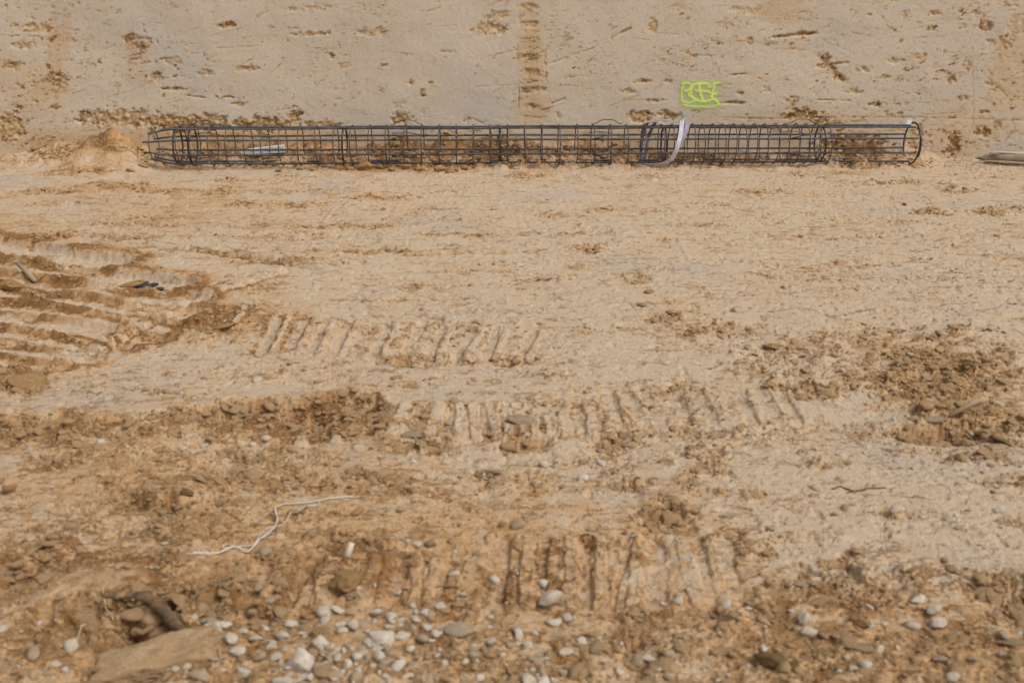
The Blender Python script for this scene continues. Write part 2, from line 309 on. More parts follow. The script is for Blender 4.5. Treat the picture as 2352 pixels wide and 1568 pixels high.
DRY = (.525, .400, .277); FRESH = (.505, .308, .152); GREY = (.535, .450, .355); WET = (.275, .140, .052)
def soil_mat(name, dry, fresh, use_attr=True, base_f=.7, bumpd=.006, grey=None, tear_s=6.0, tear_a=(1, 1.9, 1.9), teard=.010, tear_t=0.0, tear_c=.42, smear=None, wet=None):
    t = NT(name); c = t.coord()
    n1 = t.noise(c, 3.0, 6, .6, smear); n2 = t.noise(c, 22, 5, .6); n3 = t.noise(c, 140, 4, .65); n4 = t.noise(c, 420, 2, .6); n5 = t.noise(c, 34, 5, .7, tear_a)
    if use_attr: f = t.math('ADD', t.attr('fresh'), t.math('MULTIPLY', t.math('SUBTRACT', n2, .5), .55))
    else: f = t.math('ADD', t.math('MULTIPLY', t.math('SUBTRACT', n2, .5), .8), base_f)
    f = t.math('ADD', f, t.math('MULTIPLY', t.math('SUBTRACT', n1, .5), .5))
    tn = t.noise(c, tear_s, 9, .68, tear_a); tt = t.rmp(t.math('ADD', tn, t.math('MULTIPLY', f, .12)), .585 + tear_t, .625 + tear_t)
    tn2 = t.noise(c, tear_s * 4.2, 6, .7, tear_a); tt2 = t.rmp(t.math('ADD', tn2, t.math('MULTIPLY', f, .10)), .60 + tear_t, .65 + tear_t)
    tt = t.math('MAXIMUM', tt, t.math('MULTIPLY', tt2, .8)); tt = t.math('MULTIPLY', tt, t.rmp(n1, .42, .58, .15, 1))
    f = t.math('ADD', f, t.math('MULTIPLY', tt, tear_c)); wetf = t.math('MULTIPLY', t.rmp(n5, .61, .66), .6); f = t.rmp(t.math('ADD', f, wetf), 0, 1.1, 0, 1.1)
    ca = t.mix(t.rmp(f, 0, .55), dry, fresh); ca = t.mix(t.rmp(f, .60, 1.05), ca, tuple(a * .62 for a in fresh) if wet is None else wet)
    if grey:
        g = t.rmp(t.noise(c, .9, 4, .5), .55, .72, 0, .55); ca = t.mix(t.math('MULTIPLY', g, t.math('SUBTRACT', 1.0, f)), ca, grey)
    val = t.rmp(n3, .25, .75, .74, 1.24)
    vm = t.n('ShaderNodeVectorMath', operation='SCALE'); t.l(ca, vm.inputs[0]); t.l(val, vm.inputs['Scale'])
    colr = vm.outputs[0]
    # pale grit in the soil
    vo = t.n('ShaderNodeTexVoronoi'); vo.inputs['Scale'].default_value = 75; t.l(c, vo.inputs['Vector'])
    gs = t.rmp(vo.outputs['Distance'], .12, .17, 1, 0); gn = t.rmp(t.noise(c, 30, 2), .58, .62)
    colr = t.mix(t.math('MULTIPLY', t.math('MULTIPLY', gs, gn), .55), colr, (.58, .50, .41))
    t.l(colr, t.b.inputs['Base Color']); t.b.inputs['Roughness'].default_value = .93
    t.b.inputs['Specular IOR Level'].default_value = .22
    b = t.bump(t.math('MULTIPLY', tt, -1.0), teard, .9); b = t.bump(n2, bumpd * 2.0, .55, b); b = t.bump(n3, bumpd, .8, b); b = t.bump(n4, bumpd * .35, .7, b)
    t.l(b, t.b.inputs['Normal']); return t
ground_t = soil_mat('soil_ground', DRY, FRESH, wet=WET, grey=(.40, .35, .30))
M_ground = ground_t.m
M_wall = soil_mat('soil_bank', GREY, (.50, .335, .175), wet=(.27, .15, .06), bumpd=.004, grey=(.43, .395, .35), tear_s=4.5, tear_a=(1, 1, 2.0), teard=.008, tear_t=.035, smear=(.5, .5, 1.8)).m
M_clod = soil_mat('soil_clod', (.52, .35, .19), (.47, .27, .11), False, .4, tear_t=.04).m
M_crumb = soil_mat('soil_crumb', (.56, .385, .22), (.53, .325, .155), wet=(.44, .25, .105), use_attr=False, base_f=.3, tear_t=.06).m
M_clod_dark = soil_mat('soil_clod_dark', (.36, .23, .11), (.27, .155, .065), False, .4, tear_t=.04).m
M_clod_pale = soil_mat('soil_clod_pale', DRY, (.40, .26, .13), False, .25, tear_t=.06).m
M_clay = soil_mat('dark_clay', (.27, .265, .245), (.13, .14, .14), False, .6).m

# ------------------------------------------------------------------ build ground sheet
NC, NR = 1260, 900
uu = np.concatenate([[-14, -7, -4, -2.5, -1.7, -1.3], np.linspace(-1.06, 1.06, NC), [1.3, 1.7, 2.5, 4, 7, 14]])
yr = np.concatenate([[-30, -12, -5, -2, 0, 1.0, 1.5], np.exp(np.linspace(math.log(1.78), math.log(WALL_Y + .14), NR))])
Wd = .535 * np.maximum(yr, 1.78) + .70
Xg = uu[None, :] * Wd[:, None]; Yg = np.repeat(yr[:, None], len(uu), 1)
Hg, Rg, Fg = terrain(Xg.ravel(), Yg.ravel())
Hg = Hg.reshape(Xg.shape)
me = grid_mesh('ground', Xg, Yg, Hg, {'fresh': Fg.reshape(Xg.shape)})
ground = bpy.data.objects.new('ground', me); col.objects.link(ground); me.materials.append(M_ground); ground['kind'] = 'structure'

_f0 = 6; _l0 = math.log(1.78); _l1 = math.log(WALL_Y + .14); _y0 = 7
def TG(x, y):
    W_ = .535 * np.maximum(y, 1.78) + .70
    c = np.clip((x / W_ + 1.06) / 2.12 * (NC - 1), 0, NC - 1.001) + _f0; r = np.clip((np.log(np.maximum(y, 1.78)) - _l0) / (_l1 - _l0) * (NR - 1), 0, NR - 1.001) + _y0
    ci = c.astype(int); ri = r.astype(int); fc = c - ci; fr = r - ri
    def s_(A): return (A[ri, ci] * (1 - fc) + A[ri, ci + 1] * fc) * (1 - fr) + (A[ri + 1, ci] * (1 - fc) + A[ri + 1, ci + 1] * fc) * fr
    return s_(Hg), s_(Rg2), s_(Fg2)
Rg2 = Rg.reshape(Xg.shape); Fg2 = Fg.reshape(Xg.shape)
def TH(x, y): return float(TG(np.array([float(x)]), np.array([float(y)]))[0][0])
# ------------------------------------------------------------------ the cut earth bank
WPATCH = [(270,270,120,24,.9),(430,282,130,24,.9),(600,286,100,20,.9),(25,290,46,42,.8),(675,270,17,26,.9),(740,288,60,12,.7),(923,272,28,18,.9),(915,240,20,12,.4),(1071,273,14,11,.6),
 (360,174,17,16,.8),(467,170,22,12,.8),(570,158,28,9,.7),(332,98,36,16,.7),(300,86,24,14,.7),(520,58,30,8,.9),(711,78,55,6,.7),(856,74,46,12,.6),(551,240,20,8,.8),(516,224,26,5,1),
 (129,246,15,9,.9),(27,150,34,12,.7),(90,65,40,14,.7),(60,105,40,10,.6),(140,190,20,26,.5),(400,205,34,5,.9),(395,140,26,14,.6),(1126,66,48,18,.7),(1150,35,40,12,.5),
 (1474,187,22,6,.8),(1535,187,20,5,.7),(1440,210,26,9,.6),(946,190,9,9,.8),(991,190,9,4,1),(971,215,9,9,.8),(1282,265,14,10,.6),(1472,268,34,16,.8),(1535,266,34,15,.8),
 (1500,232,30,5,.7),(1690,236,22,5,1),(2262,62,22,16,1),(2240,30,16,8,.7),(2145,30,16,8,.8),(2140,62,14,9,.9),(2074,33,18,12,.5),(1850,78,30,6,1),(1790,84,22,4,.9),(1720,96,10,10,.6),
 (1500,60,14,24,.6),(1912,150,12,20,.9),(1930,180,18,12,.9),(1900,135,14,14,.8),(1890,152,26,6,.8),(1980,160,20,8,.7),(2030,178,18,6,.8),(2060,140,30,8,.6),(2110,130,22,10,.6),(2220,145,14,14,.7),
 (2185,180,14,16,.8),(1760,205,14,12,.4),(1960,210,20,12,.6),(1820,228,26,9,.7),(2010,240,20,5,1),(1840,262,60,14,.8),(1900,285,40,14,.6),(2050,262,26,8,.7),(2191,330,18,42,.9),(2258,305,24,14,.8),
 (2290,290,14,20,.6),(1960,330,90,26,.9),(2100,320,26,34,.6),(2330,60,26,40,.4),(2300,100,40,16,.5),(1660,60,30,16,.4),(1720,25,60,12,.4),(1590,130,14,6,.7),(760,130,8,10,.6),(790,150,14,10,.6),
 (880,150,10,6,.7),(1030,120,30,4,.5),(700,20,60,8,.5),(1560,18,30,12,.4),(2260,258,16,6,.8),(2210,225,14,10,.6),(1700,215,10,6,.7)]
WDENT = [(1212,18,26,11),(1214,56,26,10),(1218,93,25,9),(1219,131,25,9),(1219,168,27,11),(1226,208,34,9),(1223,246,24,9)]
WSCR = [(1404,88,1447,66,.018,.030),(1252,150,1360,112,.010,.014),(1360,112,1410,90,.008,.006),(1104,137,1170,118,.007,.010),(1100,136,1250,100,.004,.004),(1268,238,1298,226,.014,.025),(1777,86,1871,76,.018,.03),(1871,76,1905,60,.008,.012),
 (1882,129,1941,188,.035,.012),(1597,127,1634,129,.012,.02),(1634,129,1636,150,.008,.01),(1675,173,1714,170,.010,.025),(1652,238,1691,234,.014,.025),(1878,230,1953,231,.010,.016),(1918,146,1948,144,.014,.03),
 (1652,270,1777,273,.010,.010),(1777,273,1933,268,.007,.010),(1933,268,2117,270,.007,.009),(2117,270,2348,277,.007,.009),(2234,150,2236,320,.006,.007),(2261,172,2324,231,.008,.007),(2055,70,2070,62,.008,.015),
 (1190,100,1192,250,.007,.007),(1252,112,1256,190,.007,.007),(0,82,80,84,.008,.012),(490,112,600,106,.008,.010),(590,38,620,24,.008,.01),(735,18,790,12,.005,.008),(980,28,1010,18,.008,.012),(1085,272,1110,285,.01,.01),
 (2305,330,2330,292,.01,.012),(250,195,262,165,.006,.012),(430,220,470,225,.008,.02),(380,204,430,206,.009,.02),(1827,142,1850,126,.005,.006),(2100,215,2125,200,.005,.01),(2090,180,2130,215,.006,.008),(1790,112,1860,116,.006,.008)]
WTINT = [(125,140,24,130,.35),(150,80,14,80,.3),(300,120,18,70,.35),(330,150,16,60,.3),(1222,150,34,150,.26),(1225,255,60,40,.35),(1800,20,90,50,.3),(2330,200,80,150,.25),(2200,300,110,80,.3),(1850,300,300,60,.22),(60,200,120,80,.2),(500,330,700,50,.45),(1300,330,600,40,.3)]
rs_ = random.Random(12)
for i in range(110):
    a = rs_.uniform(0, 2352); b = rs_.uniform(0, 330); L_ = rs_.uniform(15, 90); th = rs_.gauss(.12, .45) if rs_.random() < .75 else rs_.uniform(-1.5, 1.5)
    WSCR.append((a, b, a + L_ * math.cos(th), b - L_ * .6 * math.sin(th), rs_.uniform(.005, .009), rs_.uniform(.002, .006)))
WS = [(*WP(a, b), *WP(c, d), w_, h_) for (a, b, c, d, w_, h_) in WSCR]
def wall_field(x, z):
    """how far the bank's skin stands out (m) and how fresh it is, at (x, z)"""
    y = WALL_Y + BATTER * z
    Z = y * cp - (z - CAM_H) * sp; u = CX + FPX * x / Z; v = CY - FPX * (y * sp + (z - CAM_H) * cp) / Z
    d = .035 * fbm(x * .45, z * .6, 3, 201) + .010 * fbm(x * 2.2, z * 2.6, 3, 202) + .0016 * fbm(x * 20, z * 24, 3, 203)
    wu = 1.5 * fbm(u / 20, v / 13, 6, 204, .68); R = np.zeros_like(x)
    for (cu, cv, ru, rv, s) in WPATCH:
        q = np.sqrt(((u - cu) / ru) ** 2 + ((v - cv) / rv) ** 2); R = np.maximum(R, s * (1 - ss(.6, .95, q + .75 * wu)))
    # small chips torn out of the smeared skin; fewer in the middle of the face
    dens = np.interp(u, [0, 500, 900, 1400, 1900, 2352], [.30, .12, -.02, .04, .26, .30])
    zone = fbm(x * 1.1, z * 1.4, 2, 206) * .35
    c1 = fbm(x * 9 + z * 2, z * 17 - x * 2, 3, 207); c2 = fbm(x * 22 + z * 6, z * 38 - x * 4, 3, 208)
    chip = np.maximum(ss(.53, .66, c1 + dens * .6 + zone), .8 * ss(.54, .65, c2 + dens * .45 + zone * .7))
    ch3 = ss(.36, .56, fbm(x * 14 - z * 4, z * 44 + x * 5, 3, 213) + dens * .3 + zone * .5) * .6
    chip = np.maximum(chip, ch3)
    wx = x + .01 * noise(x * 25, z * 25, 209); wz = z + .01 * noise(x * 25, z * 25, 210)
    lump = domes(wx, wz, .075, 211, .8) * .35 + domes(wx, wz, .040, 212, .8) * .6 + .006 * noise(x * 40, z * 60, 219)
    big = R * ss(.12, .5, R)
    d = d - big * .026 + big * lump * 1.0 - chip * (1 - big) * .009 + chip * .25 * lump
    F = np.maximum(big * np.clip(.70 + .6 * noise(x * 26, z * 40, 217), .3, 1), chip * np.clip(.75 + .5 * noise(x * 30, z * 50, 218), .4, 1))
    for (cu, cv, ru, rv) in WDENT:      # bites of a bucket tooth, one above the other
        q = np.sqrt(((u - cu) / ru) ** 2 * 1.0 + ((v - cv) / rv) ** 2) + .35 * wu
        k = 1 - ss(.5, 1.05, q); slope = np.clip((cv + rv - v) / (2 * rv), 0, 1)
        d -= k * (.006 + .022 * slope); d += k * .6 * lump; F = np.maximum(F, k * .34)
    for (x1, z1, x2, z2, wd, dp) in WS:
        m = wd * 3; sel = (x > min(x1, x2) - m) & (x < max(x1, x2) + m) & (z > min(z1, z2) - m) & (z < max(z1, z2) + m)
        if not sel.any(): continue
        X = x[sel]; Zz = z[sel]; dx, dz = x2 - x1, z2 - z1; t = np.clip(((X - x1) * dx + (Zz - z1) * dz) / (dx * dx + dz * dz), 0, 1)
        q = np.hypot(X - x1 - t * dx, Zz - z1 - t * dz) + wd * .5 * noise(X * 18, Zz * 18, 215)
        k = (1 - ss(wd * .35, wd * .95, q)) * (.45 + .55 * ss(-.4, .2, noise(X * 7, Zz * 7, 216)))
        d[sel] -= .75 * dp * k; F[sel] = np.maximum(F[sel], k * .6)
    T = np.zeros_like(x)
    for (cu, cv, ru, rv, s) in WTINT:
        q = np.sqrt(((u - cu) / ru) ** 2 + ((v - cv) / rv) ** 2); T = np.maximum(T, s * (1 - ss(.4, 1.2, q + .4 * wu)))
    F = np.clip(F + T + .16 * fbm(x * 2.2, z * 1.6, 4, 220), 0, 1)
    return d, F
NX, NZ = 1150, 185
xs_ = np.concatenate([[-110, -50, -25, -14, -9, -7.2], np.linspace(-6.3, 6.3, NX), [7.2, 9, 14, 25, 50, 110]])
zs_ = np.concatenate([np.linspace(-.12, 1.78, NZ), [1.9, 2.1, 2.5, 3.0]])
XX, ZZ = np.meshgrid(xs_, zs_)
dW, FW = wall_field(XX.ravel(), ZZ.ravel()); dW = dW.reshape(XX.shape); FW = FW.reshape(XX.shape)
YY = WALL_Y + BATTER * ZZ - dW
XX = np.vstack([XX, XX[-1:], XX[-1:], XX[-1:]]); ZZ = np.vstack([ZZ, ZZ[-1:] + .03, ZZ[-1:] + .04, ZZ[-1:] + .04])
YY = np.vstack([YY, YY[-1:] + .3, YY[-1:] + 20, YY[-1:] + 120]); FW = np.vstack([FW, FW[-1:], FW[-1:], FW[-1:]])
me = grid_mesh('earth_bank', XX, YY, ZZ, {'fresh': FW}); me.materials.append(M_wall)
bank = bpy.data.objects.new('earth_bank', me); col.objects.link(bank); bank['kind'] = 'structure'

# ------------------------------------------------------------------ mesh helpers
def link(name, me, mat=None, parent=None, loc=None, rot=None):
    o = bpy.data.objects.new(name, me); col.objects.link(o)
    if mat is not None and me is not None and not me.materials: me.materials.append(mat)
    if parent: o.parent = parent
    if loc is not None: o.location = loc
    if rot is not None: o.rotation_euler = rot
    return o
def tag(o, label=None, cat=None, group=None, kind=None):
    if label: o['label'] = label
    if cat: o['category'] = cat
    if group: o['group'] = group
    if kind: o['kind'] = kind
    return o
def empty(name, loc, rz=0):
    o = bpy.data.objects.new(name, None); col.objects.link(o); o.location = loc; o.rotation_euler = (0, 0, rz); o.empty_display_size = .1; return o
def pydata(name, V, F, smooth=True):
    me = bpy.data.meshes.new(name); me.from_pydata([tuple(v) for v in V], [], F); me.update()
    if smooth: me.polygons.foreach_set('use_smooth', [True] * len(me.polygons))
    return me
def tube(pts, r, n=8, closed=False, V=None, F=None):
    V = [] if V is None else V; F = [] if F is None else F
    P = [Vector(p) for p in pts]; m = len(P); b0 = len(V); prev = None
    for i in range(m):
        a = P[(i - 1) % m] if (closed or i > 0) else P[i]; b = P[(i + 1) % m] if (closed or i < m - 1) else P[i]
        t = (b - a).normalized()
        if prev is None:
            ref = Vector((0, 0, 1)) if abs(t.z) < .9 else Vector((0, 1, 0)); s = t.cross(ref).normalized()
        else:
            s = (prev - t * prev.dot(t)).normalized()
        prev = s; q = t.cross(s)
        rr = r[i] if isinstance(r, (list, tuple)) else r
        for k in range(n):
            an = 2 * math.pi * k / n; V.append(P[i] + s * (rr * math.cos(an)) + q * (rr * math.sin(an)))
    segs = m if closed else m - 1
    for i in range(segs):
        j = (i + 1) % m
        for k in range(n):
            k2 = (k + 1) % n; F.append((b0 + i * n + k, b0 + i * n + k2, b0 + j * n + k2, b0 + j * n + k))
    if not closed:
        F.append(tuple(b0 + k for k in range(n))[::-1]); F.append(tuple(b0 + (m - 1) * n + k for k in range(n)))
    return V, F
def smooth_path(pts, k=6):
    P = [np.array(p, float) for p in pts]; out = []
    for i in range(len(P) - 1):
        p0 = P[max(i - 1, 0)]; p1 = P[i]; p2 = P[i + 1]; p3 = P[min(i + 2, len(P) - 1)]
        for j in range(k):
            t = j / k; out.append(.5 * ((2 * p1) + (-p0 + p2) * t + (2 * p0 - 5 * p1 + 4 * p2 - p3) * t * t + (-p0 + 3 * p1 - 3 * p2 + p3) * t ** 3))
    out.append(P[-1]); return out

_ico = {}
def ico(sub):
    if sub not in _ico:
        bm = bmesh.new(); bmesh.ops.create_icosphere(bm, subdivisions=sub, radius=1.0); bm.verts.ensure_lookup_table()
        _ico[sub] = (np.array([v.co[:] for v in bm.verts]), [tuple(v.index for v in f.verts) for f in bm.faces]); bm.free()
    return _ico[sub]
def rock_mesh(name, seed, sub=3, cuts=6, lump=.10, rough=.03, cutd=(.62, .9), scale=(1, 1, 1), smooth=True):
    r = np.random.RandomState(seed); V, F = ico(sub); V = V.copy()
    for i in range(5):
        d = r.normal(size=3); d /= np.linalg.norm(d); V = V * (1 + lump * np.sin(V @ d * r.uniform(1.5, 3.2) + r.uniform(0, 6)) / 2)[:, None]
    for i in range(cuts):
        n = r.normal(size=3); n /= np.linalg.norm(n); dd = r.uniform(*cutd); o = V @ n - dd
        V = V - np.maximum(o, 0)[:, None] * n[None, :] * .92
    if rough:
        for i in range(9):
            d = r.normal(size=3) * r.uniform(5, 15); V = V * (1 + rough * .5 * np.sin(V @ d + r.uniform(0, 6)))[:, None]
    V = V * np.array(scale); V = V / np.abs(V[:, :2]).max()
    return pydata(name, V, F, smooth)

# ------------------------------------------------------------------ loose crumbs of soil and gravel (countless: stuff)
def scatter(name, P, S, protos, label, cat, seed=1):
    n = len(P); me = bpy.data.meshes.new(name); me.vertices.add(n); me.vertices.foreach_set('co', P.astype(np.float32).ravel())
    r = np.random.RandomState(seed)
    a = me.attributes.new('sc', 'FLOAT_VECTOR', 'POINT'); sv = S[:, None] * r.uniform(.75, 1.25, (n, 3)); sv[:, 2] *= .75; a.data.foreach_set('vector', sv.astype(np.float32).ravel())
    a = me.attributes.new('ro', 'FLOAT_VECTOR', 'POINT'); ro = np.stack([r.uniform(-.5, .5, n), r.uniform(-.5, .5, n), r.uniform(0, 6.28, n)], 1); a.data.foreach_set('vector', ro.astype(np.float32).ravel())
    a = me.attributes.new('ix', 'INT', 'POINT'); a.data.foreach_set('value', r.randint(0, len(protos), n).astype(np.int32))
    c = bpy.data.collections.new(name + '_pieces')
    for k, pm in enumerate(protos): c.objects.link(bpy.data.objects.new('%s_piece_%d' % (name, k), pm))
    ng = bpy.data.node_groups.new(name, 'GeometryNodeTree')
    ng.interface.new_socket('Geometry', in_out='INPUT', socket_type='NodeSocketGeometry'); ng.interface.new_socket('Geometry', in_out='OUTPUT', socket_type='NodeSocketGeometry')
    N = ng.nodes; L = ng.links
    gi = N.new('NodeGroupInput'); go = N.new('NodeGroupOutput'); ip = N.new('GeometryNodeInstanceOnPoints'); ci = N.new('GeometryNodeCollectionInfo')
    ci.inputs['Collection'].default_value = c; ci.inputs['Separate Children'].default_value = True; ci.inputs['Reset Children'].default_value = True
    def at(nm, ty):
        o = N.new('GeometryNodeInputNamedAttribute'); o.data_type = ty; o.inputs['Name'].default_value = nm; return o.outputs[0]
    L.new(gi.outputs[0], ip.inputs['Points']); L.new(ci.outputs[0], ip.inputs['Instance']); ip.inputs['Pick Instance'].default_value = True
    L.new(at('ix', 'INT'), ip.inputs['Instance Index']); L.new(at('sc', 'FLOAT_VECTOR'), ip.inputs['Scale'])
    er = N.new('FunctionNodeEulerToRotation'); L.new(at('ro', 'FLOAT_VECTOR'), er.inputs[0]); L.new(er.outputs[0], ip.inputs['Rotation'])
    L.new(ip.outputs[0], go.inputs[0])
    o = bpy.data.objects.new(name, me); col.objects.link(o); md = o.modifiers.new('scatter', 'NODES'); md.node_group = ng
    tag(o, label, cat, kind='stuff'); return o

def protos(prefix, n, mat, **k):
    out = []
    for i in range(n):
        m = rock_mesh('%s_%d' % (prefix, i), 900 + i * 7 + len(prefix), **k); m.materials.append(mat); out.append(m)
    return out
def pale_stone(name, c1, c2, stain=(.42, .28, .15), amt=.35):
    t = NT(name); c = t.coord('Object'); oi = t.n('ShaderNodeObjectInfo')
    ad = t.n('ShaderNodeVectorMath', operation='ADD'); t.l(c, ad.inputs[0]); t.l(oi.outputs['Location'], ad.inputs[1]); c = ad.outputs[0]
    n1 = t.noise(c, 1.4, 5, .6); n2 = t.noise(c, 5, 5, .6); n3 = t.noise(c, 26, 4, .6)
    a = t.mix(t.rmp(n1, .35, .65), c1, c2); a = t.mix(t.rmp(oi.outputs['Random'], 0, 1, 0, .35), a, stain)
    a = t.mix(t.rmp(n2, .50, .68, 0, amt), a, stain); a = t.mix(t.rmp(n3, .60, .72, 0, .35), a, (.30, .25, .2))
    t.l(a, t.b.inputs['Base Color']); t.b.inputs['Roughness'].default_value = .8; t.b.inputs['Specular IOR Level'].default_value = .3
    b = t.bump(n2, .05, .4); b = t.bump(n3, .02, .5, b); t.l(b, t.b.inputs['Normal']); return t.m
M_white = pale_stone('white_limestone', (.78, .70, .585), (.66, .56, .44), amt=.5)
M_tan = pale_stone('tan_limestone', (.50, .40, .28), (.42, .31, .2), amt=.6)
M_brown = pale_stone('brown_stone', (.26, .165, .09), (.34, .23, .13), amt=.4)

def pts_in_view(n, seed, ymin=1.8, ymax=10.55, near_pow=1.0):
    r = np.random.RandomState(seed); y = np.exp(r.uniform(math.log(ymin), math.log(ymax), n)); x = r.uniform(-1, 1, n) * (.54 * y + .72); return x, y, r
x, y, r = pts_in_view(640000, 5); h, Rr, Ff = TG(x, y)
keep = r.uniform(size=len(x)) < (.006 + .95 * Rr ** 1.5 + .05 * Ff * (y < 5.5)) * .34
x, y, h, Rr = x[keep], y[keep], h[keep], Rr[keep]; n = len(x)
size = (.0026 + .0011 * y) * (.6 + r.pareto(2.6, n)); size = np.clip(size * (.65 + .6 * Rr), .0025, .011 + .022 * Rr)
crumb = protos('crumb', 6, M_crumb, sub=2, cuts=7, lump=.2, rough=.0, scale=(1, .85, .7), smooth=False)
scatter('soil_crumbs', np.stack([x, y, h + size * .12], 1), size, crumb, 'countless loose crumbs of ochre soil strewn over the broken patches of ground', 'soil crumbs')
x, y, r = pts_in_view(75000, 6, 1.8, 10.4); h, Rr, Ff = TG(x, y); u, v = proj(x, y)
pb = .012 + .02 * (v > 700) + .02 * ss(980, 1250, v) * ss(-200, 700, u) + .55 * ss(1360, 1500, v) * (.3 + .7 * ss(300, 500, u) * (1 - ss(1150, 1550, u))) + .05 * ss(1400, 1480, v)
pb += .16 * np.exp(-((u - 2150) / 220) ** 2 - ((v - 930) / 60) ** 2) + .10 * np.exp(-((u - 1700) / 200) ** 2 - ((v - 1430) / 60) ** 2)
pb = pb * (.4 + 1.2 * ss(-.3, .4, fbm(x * 4, y * 4, 2, 301)))
keep = r.uniform(size=len(x)) < pb * .34; x, y, h = x[keep], y[keep], h[keep]; n = len(x)
u, v = proj(x, y); size = np.clip((.0034 + .0004 * y) * (.7 + r.pareto(1.9, n)) * (1 + .6 * ((v > 1390) & (u > 300) & (u < 1400))), .003, .024)
gravel = protos('grit', 4, M_white, sub=2, cuts=7, lump=.25, rough=0, scale=(1, .8, .65)) + protos('grits', 2, M_tan, sub=2, cuts=4, lump=.25, rough=0, scale=(1, .8, .6))
scatter('fine_gravel', np.stack([x, y, h + size * .25], 1), size, gravel, 'countless small pale stones and grit sprinkled over the dirt, thickest along the bottom edge', 'gravel', 2)
print('crumbs', n)

# ------------------------------------------------------------------ reinforcement cage
def steel(name, c1, c2, rib=False, rough=.45):
    t = NT(name); c = t.coord('Object'); n1 = t.noise(c, 9, 5, .6); n2 = t.noise(c, 90, 3)
    a = t.mix(t.rmp(n1, .38, .62), c1, c2); a = t.mix(t.rmp(n2, .6, .8, 0, .5), a, (.16, .085, .045))
    t.l(a, t.b.inputs['Base Color']); t.b.inputs['Metallic'].default_value = .55; t.b.inputs['Roughness'].default_value = rough
    if rib:
        wv = t.n('ShaderNodeTexWave'); wv.bands_direction = 'X'; wv.inputs['Scale'].default_value = 18; wv.inputs['Distortion'].default_value = .2; t.l(c, wv.inputs['Vector'])
        t.l(t.bump(wv.outputs['Fac'], .006, .9), t.b.inputs['Normal'])
    return t.m
M_bar = steel('ribbed_bar_steel', (.155, .16, .178), (.075, .07, .07), True)
M_hoop = steel('hoop_wire_steel', (.15, .13, .115), (.075, .062, .055), False, .5)
M_hoopd = steel('stiffener_steel', (.075, .075, .085), (.05, .045, .05))
YAW = math.radians(1.35); R0 = .198
def ax(s): return (s * math.cos(YAW), s * math.sin(YAW))
A0 = np.array([0.0, 10.24])                         # point of the cage's axis straight ahead of the viewer
def s_at(u2560, off=0.0, z=.21):                    # distance along the axis of a hoop whose near side (off=-R) shows at that column
    a = (u2560 * .91875 - CX) / FPX; s = 0
    for i in range(20):
        X = s * math.cos(YAW) - off * math.sin(YAW); Y = A0[1] + s * math.sin(YAW) + off * math.cos(YAW)
        Z = Y * cp - (z - CAM_H) * sp; s += (a * Z - X)
    return s
ZC = .225                                           # height of the cage's axis
cage = empty('rebar_cage', (A0[0], A0[1], 0), YAW)
tag(cage, 'long round cage of steel reinforcing bars lying along the foot of the earth bank', 'rebar cage')
def cyl(s, ang, r):                                 # ang from straight up, turning away from the viewer
    return (s, r * math.sin(ang), ZC + r * math.cos(ang))
sL = s_at(432, -R0); sT = s_at(374, -R0 * .74); sE = s_at(2299, -R0)
RB = R0 - .012
for k in range(8):
    an = math.radians(22.5 + 45 * k); jr = random.uniform(-.008, .008)
    end = sE + (.0 if k not in (7,) else .02) - random.uniform(.0, .035)
    tip = sT - random.uniform(.02, .07)
    # the bars bow a little between the stiffeners
    pts = [cyl(tip, an, RB * .71), cyl(sT, an, RB * .745), cyl(sL - .12, an, RB * .93), cyl(sL, an, RB)]
    m = 26
    for i in range(1, m + 1):
        s = sL + (end - sL) * i / m; w1 = .004 * math.sin(i * 1.7 + k * 2.1)
        pts.append(cyl(s, an + w1, RB + .003 * math.sin(i * 1.1 + k)))
    V, F = tube(pts, .0100, 8); link('longitudinal_bar', pydata('longitudinal_bar', V, F), M_bar, cage)
def ring_mesh(name, R, r, n=40, ov=False, seed=0):
    rr = random.Random(seed); ph = rr.uniform(0, 6)
    pts = [(.004 * math.sin(2 * math.pi * i / n + ph), (R + .0025 * math.sin(3 * 2 * math.pi * i / n + ph)) * math.sin(2 * math.pi * i / n), (R + .0025 * math.sin(2 * 2 * math.pi * i / n + ph)) * math.cos(2 * math.pi * i / n)) for i in range(n)]
    V, F = tube(pts, r, 6, True); return pydata(name, V, F)
HM = [ring_mesh('hoop', R0, .0056, seed=i) for i in range(4)]
fronts = [440, 474, 520, 563.5, 610, 653, 698, 743, 787, 833, 876.5, 920, 964, 1010, 1053.6, 1097, 1140, 1183, 1226, 1270, 1314, 1357, 1401, 1445, 1487, 1530, 1572, 1616, 1661, 1686,
          1711, 1738, 1764, 1790, 1816, 1843, 1869, 1895, 1922, 1948, 1974, 2001, 2027, 2053, 2080]
for i, f_ in enumerate(fronts):
    o = link('hoop', HM[i % 4], M_hoop, cage, (s_at(f_, -R0), 0, ZC), (random.uniform(-.1, .1), random.uniform(-.012, .012), random.uniform(-.02, .02)))
o = link('hoop', ring_mesh('end_hoop', R0 * .76, .0055), M_hoop, cage, (sT, 0, ZC)); tag(o, 'smaller hoop closing the tapered left end')
SM = ring_mesh('stiffener_ring', R0 - .024, .0095, seed=9)
for f_ in (432, 470, 856, 1251, 1667, 2064):
    o = link('stiffener_ring', SM, M_hoopd, cage, (s_at(f_, -R0 + .02), 0, ZC), (random.uniform(0, 6), 0, 0))
o = link('end_ring', ring_mesh('end_ring', R0 + .006, .0095, 48, seed=4), M_hoopd, cage, (sE, 0, ZC)); tag(o, 'thick dark ring at the open right end')
V, F = tube([(0, -(R0 + .012) * math.cos(a), (R0 + .012) * math.sin(a)) for a in np.linspace(-.55, .45, 9)], .011, 8)
